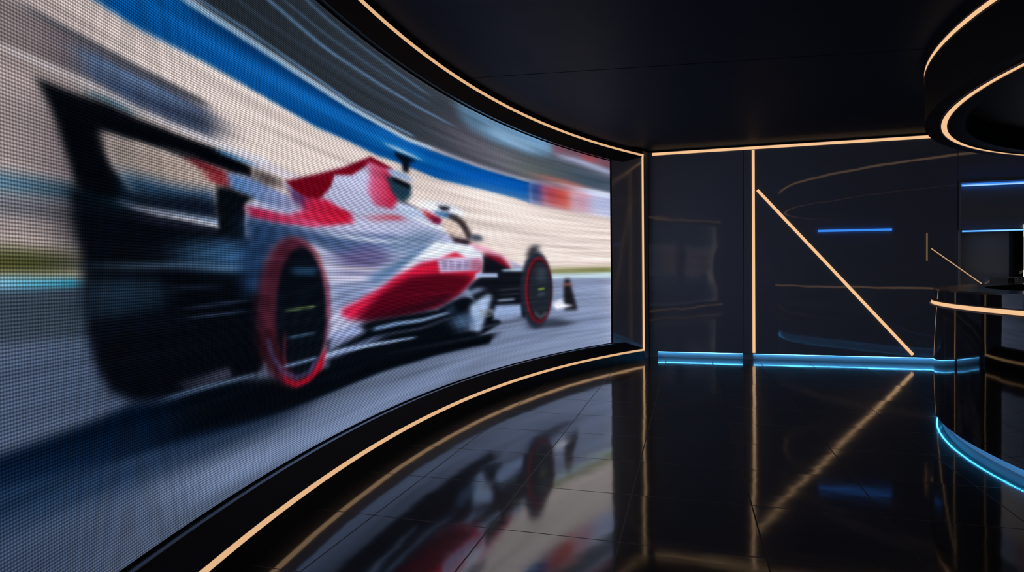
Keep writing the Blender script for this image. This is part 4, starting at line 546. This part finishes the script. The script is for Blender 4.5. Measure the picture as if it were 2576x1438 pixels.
 ((66,24,34),None,0.018,0.015,1,[(1.508,1.076),(1.517,0.992),(1.54,0.913),(1.576,0.843),(1.623,0.785),(1.678,0.744),(1.74,0.721),(1.803,0.716),(1.867,0.729),(1.926,0.76),(1.979,0.806),(2.022,0.865),(2.054,0.935),(2.073,1.011),(2.079,1.09),(2.07,1.169),(2.048,1.244),(2.013,1.312),(1.967,1.369),(1.913,1.413),(1.853,1.44),(1.789,1.451),(1.726,1.443),(1.666,1.416),(1.612,1.372),(1.567,1.313),(1.534,1.241),(1.514,1.161)]),
 ((38,45,56),None,0.022,0.018,1,[(1.499,1.076),(1.507,0.998),(1.528,0.925),(1.562,0.86),(1.606,0.807),(1.658,0.769),(1.715,0.747),(1.774,0.742),(1.833,0.754),(1.889,0.783),(1.938,0.826),(1.979,0.881),(2.009,0.945),(2.027,1.015),(2.032,1.089),(2.024,1.162),(2.003,1.232),(1.971,1.295),(1.928,1.348),(1.877,1.388),(1.82,1.413),(1.761,1.423),(1.702,1.415),(1.646,1.39),(1.595,1.35),(1.554,1.295),(1.523,1.228),(1.504,1.154)]),
 ((66,74,86),None,0.055,0.037,1,[(1.601,1.266),(1.605,1.245),(1.615,1.225),(1.632,1.207),(1.653,1.192),(1.679,1.181),(1.708,1.174),(1.737,1.172),(1.767,1.175),(1.795,1.182),(1.82,1.194),(1.841,1.209),(1.856,1.227),(1.866,1.246),(1.868,1.267),(1.865,1.288),(1.855,1.308),(1.838,1.326),(1.817,1.34),(1.792,1.352),(1.763,1.359),(1.734,1.362),(1.704,1.359),(1.676,1.353),(1.651,1.341),(1.63,1.326),(1.614,1.308),(1.604,1.288)]),
 ((150,178,74),None,0.022,0.009,1,[(1.812,1.079),(1.659,1.09),(1.666,1.109),(1.818,1.098)]),
 ((84,94,108),None,0.027,0.015,1,[(1.831,1.012),(1.658,1.025),(1.668,1.049),(1.84,1.035)]),
 ((110,118,132),None,0.027,0.018,1,[(1.921,0.812),(1.765,0.744),(1.596,0.793),(1.624,0.814),(1.764,0.768),(1.891,0.829)]),
 ((30,30,38),None,0.038,0.023,1,[(1.174,1.204),(1.045,1.203),(0.997,1.079),(0.852,0.799),(1.181,0.811),(1.196,1.063)]),
 ((170,120,110),None,0.038,0.015,1,[(1.212,1.122),(0.975,1.128),(0.978,1.153),(1.216,1.147)]),
 ((232,234,248),None,0.038,0.015,1,[(1.492,0.915),(1.257,0.955),(1.179,0.891),(0.941,0.86),(1.377,0.826)]),
 ((40,66,84),None,0.3,0.1,1,[(8.6,2.15),(12.8,2.15),(12.8,3),(8.6,3)]),
 ((128,112,122),None,0.4,0.08,0.9,[(8.6,1.3),(12.8,1.3),(12.8,2.15),(8.6,2.15)]),
 ((92,110,128),None,0.25,0.12,0.9,[(9.3,1.25),(10.1,1.25),(10.1,2.1),(9.3,2.1)]),
 ((150,130,136),None,0.12,0.1,0.9,[(10.4,1.2),(10.9,1.2),(10.9,2.1),(10.4,2.1)]),
 ((34,44,58),None,0.1,0.12,1,[(11,0.9),(11.35,0.9),(11.35,2.3),(11,2.3)]),
 ((156,140,150),None,0.12,0.12,1,[(11.5,1.1),(12.2,1.1),(12.2,2.05),(11.5,2.05)]),
 ((58,66,88),None,0.4,0.1,0.85,[(8.8,0.25),(12.8,0.25),(12.8,0.95),(8.8,0.95)]),
 ((60,96,110),None,0.2,0.1,0.8,[(9.8,0.7),(10.8,0.7),(10.8,1.15),(9.8,1.15)]),
]
# picture content: (right colour, left colour, blur along, blur up, alpha, outline in (metres along the screen from its right end, height))
NS = int(round(RS * radians(TH_R - TH_L) / 0.010)) + 1
SG = np.linspace(0.0, RS * radians(TH_R - TH_L), NS)
NZ = int(round((ZS1 - ZS0) / 0.010)) + 1
ZG = np.linspace(ZS0, ZS1, NZ)
PAD = 60
def box_blur(a, r, ax):
    r = int(r)
    if r < 1: return a
    k = 2 * r + 1
    pw = [(0, 0), (0, 0)]; pw[ax] = (r + 1, r)
    c = np.cumsum(np.pad(a, pw, mode='edge'), axis=ax)
    n = a.shape[ax]
    return (np.take(c, np.arange(k, k + n), ax) - np.take(c, np.arange(0, n), ax)) / k
def soften(a, sig, ax):
    if sig < 0.25: return a
    if sig < 5:
        k = np.arange(-int(3 * sig + 1), int(3 * sig + 1) + 1); w = np.exp(-0.5 * (k / sig) ** 2); w /= w.sum()
        pw = [(0, 0), (0, 0)]; pw[ax] = (len(k) // 2, len(k) // 2)
        p = np.pad(a, pw, mode='edge'); n = a.shape[ax]
        return sum(wi * np.take(p, np.arange(i, i + n), ax) for i, wi in enumerate(w))
    r = int(round(sig))
    for _ in range(3): a = box_blur(a, r, ax)
    return a
def raster(poly, S, Zc):
    """coverage of a polygon, 3 scan lines per row with exact-ish horizontal spans."""
    P = np.array(poly); Q = np.roll(P, -1, 0)
    out = np.zeros((len(Zc), len(S)), np.float32)
    ds, dz = S[1] - S[0], Zc[1] - Zc[0]
    for sub in (-1 / 3, 0, 1 / 3):
        for j, z in enumerate(Zc + sub * dz):
            m = (P[:, 1] > z) != (Q[:, 1] > z)
            if not m.any(): continue
            xs_ = np.sort(P[m, 0] + (z - P[m, 1]) * (Q[m, 0] - P[m, 0]) / (Q[m, 1] - P[m, 1]))
            for a, b in zip(xs_[::2], xs_[1::2]):
                out[j] += np.clip((np.minimum(b, S + ds / 2) - np.maximum(a, S - ds / 2)) / ds, 0, 1)
    return np.clip(out / 3, 0, 1)
IMG = np.empty((NZ, NS, 3), np.float32); IMG[:] = np.array((235, 221, 216)) / 255.0
Sx = SG[0] + (SG[1] - SG[0]) * np.arange(-PAD, NS + PAD)
Zx = ZG[0] + (ZG[1] - ZG[0]) * np.arange(-PAD, NZ + PAD)
for cr, cl, bs, bz, al, pts in SHAPES:
    a = np.array(pts); ms, mz = 4 * bs + 0.03, 4 * bz + 0.03
    i0, i1 = np.searchsorted(Sx, (a[:, 0].min() - ms, a[:, 0].max() + ms)); j0, j1 = np.searchsorted(Zx, (a[:, 1].min() - mz, a[:, 1].max() + mz))
    if i1 - i0 < 2 or j1 - j0 < 2: continue
    m = raster(pts, Sx[i0:i1], Zx[j0:j1])
    m = soften(soften(m, bs / 0.010, 1), bz / 0.010, 0) * al
    ii0, ii1, jj0, jj1 = max(i0, PAD), min(i1, PAD + NS), max(j0, PAD), min(j1, PAD + NZ)
    if ii1 <= ii0 or jj1 <= jj0: continue
    m = m[jj0 - j0:jj1 - j0, ii0 - i0:ii1 - i0, None]
    c = np.array(cr) / 255.0
    if cl is not None:
        sv = Sx[ii0:ii1]; s0, s1 = a[:, 0].min(), min(a[:, 0].max(), 7.9)
        t = np.clip((sv - s0) / max(s1 - s0, 1e-6), 0, 1)[None, :, None]
        c = c * (1 - t) + np.array(cl) / 255.0 * t
    v = IMG[jj0 - PAD:jj1 - PAD, ii0 - PAD:ii1 - PAD]
    v[:] = v * (1 - m) + c * m
# streaks of the panning camera
rng = np.random.RandomState(7)
nz_ = rng.rand(NZ, NS + 200).astype(np.float32)
nz_ = box_blur(box_blur(nz_, 45, 1), 45, 1)[:, 100:100 + NS]; nz_ = soften(nz_, 1.0, 0)
nz_ = (nz_ - nz_.mean()) / nz_.std()
IMG = np.clip(IMG * (1 + 0.028 * nz_[..., None]) + 0.004 * nz_[..., None], 0, 1)
IMG = IMG.astype(np.float64) ** 1.16
IMG *= np.interp(SG, [3.0, 6.5], [1.0, 0.90])[None, :, None]

th = np.radians(TH_R) - SG / RS
vx = CX - RS * np.cos(th); vy = CY + RS * np.sin(th)
X = np.repeat(vx[None], NZ, 0); Y = np.repeat(vy[None], NZ, 0); Z = np.repeat(ZG[:, None], NS, 1)
off = vw.matrix_world.translation
co = np.stack([X - off.x, Y - off.y, Z - off.z], -1).reshape(-1, 3).astype(np.float32)
me = bpy.data.meshes.new('display')
nq = (NZ - 1) * (NS - 1)
me.vertices.add(NZ * NS); me.vertices.foreach_set('co', co.ravel())
i0 = (np.arange(NZ - 1)[:, None] * NS + np.arange(NS - 1)[None]).ravel()
quads = np.stack([i0, i0 + NS, i0 + NS + 1, i0 + 1], 1).astype(np.int32)
me.loops.add(nq * 4); me.loops.foreach_set('vertex_index', quads.ravel())
me.polygons.add(nq); me.polygons.foreach_set('loop_start', np.arange(0, nq * 4, 4, dtype=np.int32))
me.polygons.foreach_set('loop_total', np.full(nq, 4, dtype=np.int32))
me.update()
uvl = me.uv_layers.new(name='metres')
SS = np.repeat(SG[None], NZ, 0).ravel(); ZZ = Z.ravel()
uvl.data.foreach_set('uv', np.stack([SS[quads.ravel()], ZZ[quads.ravel()]], 1).astype(np.float32).ravel())
ca = me.color_attributes.new('picture', 'FLOAT_COLOR', 'POINT')
lin = np.where(IMG <= 0.04045, IMG / 12.92, ((IMG + 0.055) / 1.055) ** 2.4)
ca.data.foreach_set('color', np.concatenate([lin.reshape(-1, 3), np.ones((NZ * NS, 1))], 1).astype(np.float32).ravel())
disp = link('display', me, M['display'], vw)
# cabinet behind the picture, matte bezel, polished lips
swept('cabinet', [(RS + 0.006, ZS0), (RS + 0.006, ZS1), (RS + 0.10, ZS1), (RS + 0.10, ZS0)], (CX, CY), TH_L, TH_R, M['matte'], vw, 90)
for z, k in ((ZS0, -1), (ZS1, 1)):
    swept('bezel', [(RS - 0.003, z), (RS + 0.10, z), (RS + 0.10, z + k * 0.0135), (RS - 0.0215, z + k * 0.0135), (RS - 0.0215, z + k * 0.0105), (RS - 0.003, z + k * 0.0105)], (CX, CY), TH_L - 0.2, TH_R + 0.2, M['matte'], vw, 90)
    swept('lip', [(RS - 0.022, z + k * 0.0080), (RS - 0.041, z + k * 0.0092), (RS - 0.041, z + k * 0.0135), (RS - 0.022, z + k * 0.0135)], (CX, CY), TH_L - 0.2, TH_R + 0.2, M['lip'], vw, 90)
for t0, t1 in ((TH_R, TH_R + 0.2), (TH_L - 0.2, TH_L)):
    swept('side_bezel', [(RS - 0.003, ZS0), (RS - 0.003, ZS1), (RS + 0.10, ZS1), (RS + 0.10, ZS0)], (CX, CY), t0, t1, M['matte'], vw, 8)

# ------------------------------------------------------------------ warm light strips
WG = 'warm light strips in the walls'
def arc_strip(label, z, face):
    t = empty('light_strip', (*pol(RW, 0), z)); tag(t, label, 'light strip', WG)
    swept('channel', [(RW + 0.0135, z - 0.0175), (RW + 0.0135, z + 0.0175), (RW + 0.002, z + 0.0175), (RW + 0.002, z + 0.0148), (RW + 0.010, z + 0.0148), (RW + 0.010, z - 0.0148), (RW + 0.002, z - 0.0148), (RW + 0.002, z - 0.0175)], (CX, CY), -45.4, TH_C, M['channel'], t, 90)
    swept('diffuser', [(RW - 0.001, z - 0.0145), (RW - 0.001, z + 0.0145), (RW + 0.0095, z + 0.0145), (RW + 0.0095, z - 0.0145)], (CX, CY), -45.4, TH_C, M['warm_arc'], t, 90)
arc_strip('long warm light strip curving low along the plinth beneath the racing screen', ZL0, 1)
arc_strip('long warm light strip curving along the ceiling edge above the racing screen', ZL1, -1)

# upright at the right end of the screen
t = empty('light_strip', (*pol(RW, TH_C), ZL0)); tag(t, 'upright warm light strip in the corner at the right end of the racing screen', 'light strip', WG)
tn = radians(TH_C); tv = (sin(tn), cos(tn)); rv = (-cos(tn), sin(tn))
def corner(h, r0, r1, z0, z1, name, mat):
    c = pol(RW, TH_C)
    pts = [(c[0] + s * h * tv[0] + r * rv[0], c[1] + s * h * tv[1] + r * rv[1]) for s, r in ((-1, r0), (1, r0), (1, r1), (-1, r1))]
    bm = bmesh.new(); prism(bm, pts, z0, z1); to_obj(name, bm, mat, t)
corner(0.0165, -0.004, 0.012, ZL0 - 0.0145, ZL1 + 0.0145, 'diffuser', M['warm'])
corner(0.020, 0.0115, 0.03, ZL0 - 0.0175, ZL1 + 0.0175, 'channel', M['channel'])

def wall_strip(label, p, q, w, mat='warm', y=None, group=WG, chan='channel', name='light_strip', depth=0.006, cat='light strip', sink=-0.0002):
    y = YW if y is None else y
    t = empty(name, ((p[0] + q[0]) / 2, y, (p[1] + q[1]) / 2)); tag(t, label, cat, group)
    bm = bmesh.new(); bar(bm, p, q, w, y - depth, y - 0.0015); to_obj('diffuser', bm, M[mat], t)
    L = hypot(q[0] - p[0], q[1] - p[1]); ex, ez = (q[0] - p[0]) / L * 0.003, (q[1] - p[1]) / L * 0.003
    bm = bmesh.new(); bar(bm, (p[0] - ex, p[1] - ez), (q[0] + ex, q[1] + ez), w + 0.007, y - 0.0015, y + sink); to_obj('channel', bm, M[chan], t)
    return t
def core(t, p, q, w, mat, y):
    bm = bmesh.new(); bar(bm, p, q, w, y - 0.001, y - 0.0002); to_obj('bright_core', bm, M[mat], t)
wall_strip('level warm light strip along the top of the black back wall, under the ceiling', (-0.515, 3.066), (3.45, 3.066), 0.039)
wall_strip('tall upright warm light strip on the black back wall, meeting the diagonal one', (0.908, 3.036), (0.908, 0.100), 0.038)
wall_strip('slanting warm light strip running down to the right across the black back wall', (0.962, 2.457), (2.932, 0.122), 0.040)
wall_strip('thin short slanting glowing line low behind the counter, left of the dark grey niche', (3.138, 1.562), (3.713, 1.087), 0.012, 'warm_thin', 9.474)  # thin emissive bar forming a warm slanting line
wall_strip('faint short upright reflection behind the counter, built as a glowing bar, above the thin slanting one', (3.096, 1.775), (3.096, 1.40), 0.018, 'warm_reflection', sink=0.0006)  # emissive bar added in place of a reflection on the glossy wall

# blue light under the wall panels
BG = 'blue glow strips under the wall panels'
for lab, x0, x1 in (('short blue glow strip under the narrow left wall panel beside the screen', -0.450, 0.752), ('long blue glow strip under the wide wall panel with the slanting light', 0.905, 6.2)):
    t = empty('skirting_light', ((x0 + x1) / 2, 9.53, 0.084)); tag(t, lab, 'light strip', BG)
    bm = bmesh.new(); add_box(bm, (x0, 9.522, 0.0785), (x1, 9.532, 0.084)); to_obj('led_tape', bm, M['blue_led'], t)
    bm = bmesh.new(); add_box(bm, (x0, 9.519, 0.084), (x1, 9.540, 0.0868)); to_obj('mounting_rail', bm, M['channel'], t)

# blue bars on the right part of the back wall
BB = 'blue light bars on the back wall'
wall_strip('left blue light bar, alone on the black wall beyond the slanting warm strip', (1.760, 1.840), (2.676, 1.834), 0.030, 'blue_bar', None, BB, 'blue_channel', 'light_bar', 0.02, 'light bar')
b2 = wall_strip('upper right blue light bar, thicker and paler, high over the counter', (3.476, 2.388), (10.84, 2.388), 0.036, 'blue_bar', 9.45, BB, 'blue_channel', 'light_bar', 0.03, 'light bar')
b3 = wall_strip('lower right blue light bar, thin and bright, along the top of the niche', (3.476, 1.779), (10.84, 1.779), 0.024, 'blue_bar', 9.434, BB, 'blue_channel', 'light_bar', 0.012, 'light bar')

core(b2, (3.478, 2.379), (10.84, 2.379), 0.016, 'blue_pale', 9.42)
core(b3, (3.480, 1.779), (10.84, 1.779), 0.011, 'blue_thin', 9.422)
# ------------------------------------------------------------------ back unit with niche behind the counter
nb = empty('back_unit', (6.5, 9.5, 0)); tag(nb, 'dark grey back unit with lit niche in the wall behind the counter', 'cabinet')
X0, X1 = 3.466, 10.88
def part(name, lo, hi, mat, bev=0.0, parent=None): return box(name, lo, hi, M[mat], parent or nb, bev)
part('fascia', (X0, 9.452, 1.80), (X1, 9.60, 2.432), 'niche', 0.002)
part('frame', (X0 - 0.008, 9.478, 1.02), (X0 + 0.014, 9.60, 1.80), 'return')
part('back_panel', (X0 + 0.014, 9.585, 1.02), (4.066, 9.60, 1.80), 'frosted')
part('mullion', (4.066, 9.49, 1.02), (4.094, 9.60, 1.80), 'surround')
part('back_panel', (4.80, 9.585, 1.02), (X1, 9.60, 1.80), 'frosted')
part('dark_recess', (4.094, 9.592, 1.02), (4.80, 9.60, 1.80), 'matte')
part('ledge', (3.735, 9.30, 1.06), (X1, 9.50, 1.165), 'niche', 0.003)
part('base_cabinet', (3.735, 9.12, 0.0), (X1, 9.50, 1.06), 'counter')

# lit display standing at the frame's right edge
d = empty('lit_display', (4.45, 9.44, 1.166)); tag(d, 'tall lit display with pale top and bottom bands, standing on the back ledge', 'screen')
xl, xr = 4.163, 4.75
box('housing', (xl + 0.004, 9.441, 1.166), (xr, 9.4505, 1.85), M['matte'], d)
box('top_band', (xl, 9.435, 1.695), (xr, 9.441, 1.85), M['lit_cream'], d)
box('picture', (xl, 9.435, 1.275), (xr, 9.441, 1.694), M['lit_mauve'], d)
box('bottom_band', (xl, 9.435, 1.175), (xr, 9.441, 1.274), M['lit_white'], d)

# small gooseneck lamp and dish behind the counter
g = empty('gooseneck_lamp', (4.24, 9.36, 1.166)); tag(g, 'small gooseneck lamp with pale head bowing left on the back ledge', 'lamp')
bm = bmesh.new(); tube(bm, [(4.24, 9.36, 1.1661), (4.24, 9.36, 1.24), (4.22, 9.36, 1.285), (4.175, 9.36, 1.295), (4.125, 9.36, 1.268), (4.098, 9.36, 1.235)], 0.0045); to_obj('neck', bm, M['channel'], g, True)
bm = bmesh.new(); tube(bm, [(4.112, 9.36, 1.252), (4.098, 9.36, 1.236), (4.088, 9.36, 1.214)], [0.006, 0.017, 0.011], 14); to_obj('lamp_head', bm, M['lamp_head'], g, True)
bm = bmesh.new(); lathe(bm, [(0.035, 1.166), (0.035, 1.172), (0.006, 1.178)], (4.24, 9.36)); to_obj('base', bm, M['matte'], g)

# ------------------------------------------------------------------ round reception counter
kc = empty('reception_counter', (KX, KY, 0)); tag(kc, 'large round glossy black reception counter with a warm light band and blue glow beneath', 'counter')
A0, A1 = -120, 120
ZB, ZT = 0.070, 1.112
swept('body', [(KR, ZB), (KR, ZT - 0.014), (KR - 0.05, ZT - 0.014), (KR - 0.05, 0.60), (KR - 0.30, 0.60), (KR - 0.30, ZB)], (KX, KY), A0, A1, M['counter'], kc, 240)
swept('top', [(KR + 0.003, ZT - 0.014), (KR + 0.003, ZT), (3.50, ZT), (3.50, ZT - 0.03), (KR - 0.048, ZT - 0.03), (KR - 0.048, ZT - 0.014)], (KX, KY), A0, A1, M['counter_top'], kc, 240)
swept('inner_panel', [(3.56, 0.60), (3.56, ZT - 0.03), (3.52, ZT - 0.03), (3.52, 0.60)], (KX, KY), A0, A1, M['worktop'], kc, 200)
swept('worktop', [(3.519, 0.74), (3.519, 0.77), (2.95, 0.77), (2.95, 0.74)], (KX, KY), A0 + 0.2, A1 - 0.2, M['worktop'], kc, 200)
swept('skirting', [(KR - 0.065, 0.0), (KR - 0.065, ZB), (KR - 0.28, ZB), (KR - 0.28, 0.0)], (KX, KY), A0, A1, M['skirting'], kc, 200)
lb = swept('light_band', [(KR + 0.018, 0.986), (KR + 0.018, 1.014), (KR + 0.001, 1.014), (KR + 0.001, 0.986)], (KX, KY), A0, A1, M['warm'], kc, 240)
for z0, z1, r in ((0.974, 0.9855, 0.030), (1.0145, 1.020, 0.022)):
    swept('band_rail', [(KR + r, z0), (KR + r, z1), (KR - 0.001, z1), (KR - 0.001, z0)], (KX, KY), A0, A1, M['channel'], lb, 240)
# LED tape under the body
bm = bmesh.new()
r0, r1, zt = KR - 0.030, KR - 0.020, ZB - 0.002
uvn = bm.loops.layers.uv.new('metres'); n = 480; prev = None
for i in range(n + 1):
    tt = radians(A0 + (A1 - A0) * i / n)
    cur = [bm.verts.new((KX - r * cos(tt), KY + r * sin(tt), zt)) for r in (r0, r1)]
    if prev:
        f = bm.faces.new((prev[0], prev[1], cur[1], cur[0])); s0, s1 = radians((A1 - A0) * (i - 1) / n) * KR, radians((A1 - A0) * i / n) * KR
        for lp, uv in zip(f.loops, ((s0, 0), (s0, 1), (s1, 1), (s1, 0))): lp[uvn].uv = uv
    prev = cur
to_obj('led_tape', bm, M['blue_dots'], kc)

# cup on the lower step of the back unit
b0 = (3.93, 9.20, 1.0605)
dd = empty('cup', b0); tag(dd, 'small dark cup with white rim and handle before the grey back ledge', 'cup')
bm = bmesh.new(); lathe(bm, [(0.026, b0[2]), (0.030, b0[2] + 0.004), (0.036, b0[2] + 0.100), (0.033, b0[2] + 0.100), (0.026, b0[2] + 0.010)], b0[:2]); to_obj('body', bm, M['matte'], dd, True)
bm = bmesh.new(); lathe(bm, [(0.0332, b0[2] + 0.1001), (0.0368, b0[2] + 0.0995), (0.0368, b0[2] + 0.106), (0.0332, b0[2] + 0.106)], b0[:2]); to_obj('rim', bm, M['white'], dd, True)
bm = bmesh.new(); tube(bm, [(b0[0] + 0.034, b0[1], b0[2] + 0.045), (b0[0] + 0.055, b0[1], b0[2] + 0.050), (b0[0] + 0.066, b0[1], b0[2] + 0.072), (b0[0] + 0.066, b0[1], b0[2] + 0.095), (b0[0] + 0.055, b0[1], b0[2] + 0.108), (b0[0] + 0.036, b0[1], b0[2] + 0.098)], 0.0055); to_obj('handle', bm, M['white'], dd, True)

# ------------------------------------------------------------------ round ceiling drum with two light rings
dm = empty('ceiling_drum', (DX, DY, ZC)); tag(dm, 'big round black ceiling drum over the counter with two warm light rings', 'ceiling light')
ZD, ZR = 2.549, 2.974
RI = 3.555
swept('casing', [(DR, ZD), (DR, ZC - 0.001), (DR - 0.10, ZC - 0.001), (DR - 0.10, ZD + 0.06), (RI + 0.05, ZD + 0.06), (RI + 0.05, ZD + 0.26), (RI, ZD + 0.26), (RI, ZD)], (DX, DY), 0, 360, M['drum'], dm, 300)
swept('inner_ceiling', [(0.02, ZD + 0.20), (RI - 0.002, ZD + 0.20), (RI - 0.002, ZD + 0.23), (0.02, ZD + 0.23)], (DX, DY), 0, 360, M['drum'], dm, 240)
r1 = swept('side_ring_light', [(DR + 0.004, ZR - 0.018), (DR + 0.004, ZR + 0.018), (DR + 0.001, ZR + 0.018), (DR + 0.001, ZR - 0.018)], (DX, DY), 0, 360, M['warm'], dm, 360)
for z0, z1 in ((ZR - 0.031, ZR - 0.0185), (ZR + 0.0185, ZR + 0.031)):
    swept('ring_rail', [(DR + 0.006, z0), (DR + 0.006, z1), (DR + 0.0005, z1), (DR + 0.0005, z0)], (DX, DY), 0, 360, M['channel'], r1, 300)
RR = 3.709
r2 = swept('underside_ring_light', [(RR + 0.021, ZD - 0.006), (RR + 0.021, ZD - 0.001), (RR - 0.021, ZD - 0.001), (RR - 0.021, ZD - 0.006)], (DX, DY), 0, 360, M['warm'], dm, 360)
for ra, rb in ((RR + 0.0215, RR + 0.032), (RR - 0.032, RR - 0.0215)):
    swept('ring_rail', [(ra, ZD - 0.010), (ra, ZD - 0.0005), (rb, ZD - 0.0005), (rb, ZD - 0.010)], (DX, DY), 0, 360, M['channel'], r2, 300)

# ------------------------------------------------------------------ world, camera
wd = bpy.data.worlds.new('dark_room'); scene.world = wd; wd.use_nodes = True
bgn = wd.node_tree.nodes['Background']; bgn.inputs[0].default_value = (0.012, 0.018, 0.03, 1); bgn.inputs[1].default_value = 0.2

cam = bpy.data.cameras.new('camera'); co_ = bpy.data.objects.new('camera', cam); col.objects.link(co_)
cam.sensor_width = 36.0; cam.lens = 1539.75 * 36.0 / 2576.0; cam.clip_start = 0.02
y_, p_, r_ = radians(16.0901), radians(-0.9189), radians(-0.5987)
F = Vector((-sin(y_) * cos(p_), cos(y_) * cos(p_), sin(p_)))
R0 = Vector((cos(y_), sin(y_), 0)); U0 = R0.cross(F)
Rt = cos(r_) * R0 + sin(r_) * U0; Up = cos(r_) * U0 - sin(r_) * R0
mw = Matrix(((Rt.x, Up.x, -F.x, 0.0), (Rt.y, Up.y, -F.y, 0.0), (Rt.z, Up.z, -F.z, 1.25), (0, 0, 0, 1)))
co_.matrix_world = mw
scene.camera = co_

vs = scene.view_settings
vs.view_transform = 'Standard'; vs.look = 'None'; vs.exposure = 0.0; vs.gamma = 1.0; vs.use_curve_mapping = False
cy = scene.cycles
cy.max_bounces = 8; cy.diffuse_bounces = 3; cy.glossy_bounces = 6
cy.sample_clamp_indirect = 6.0
cy.use_denoising = True
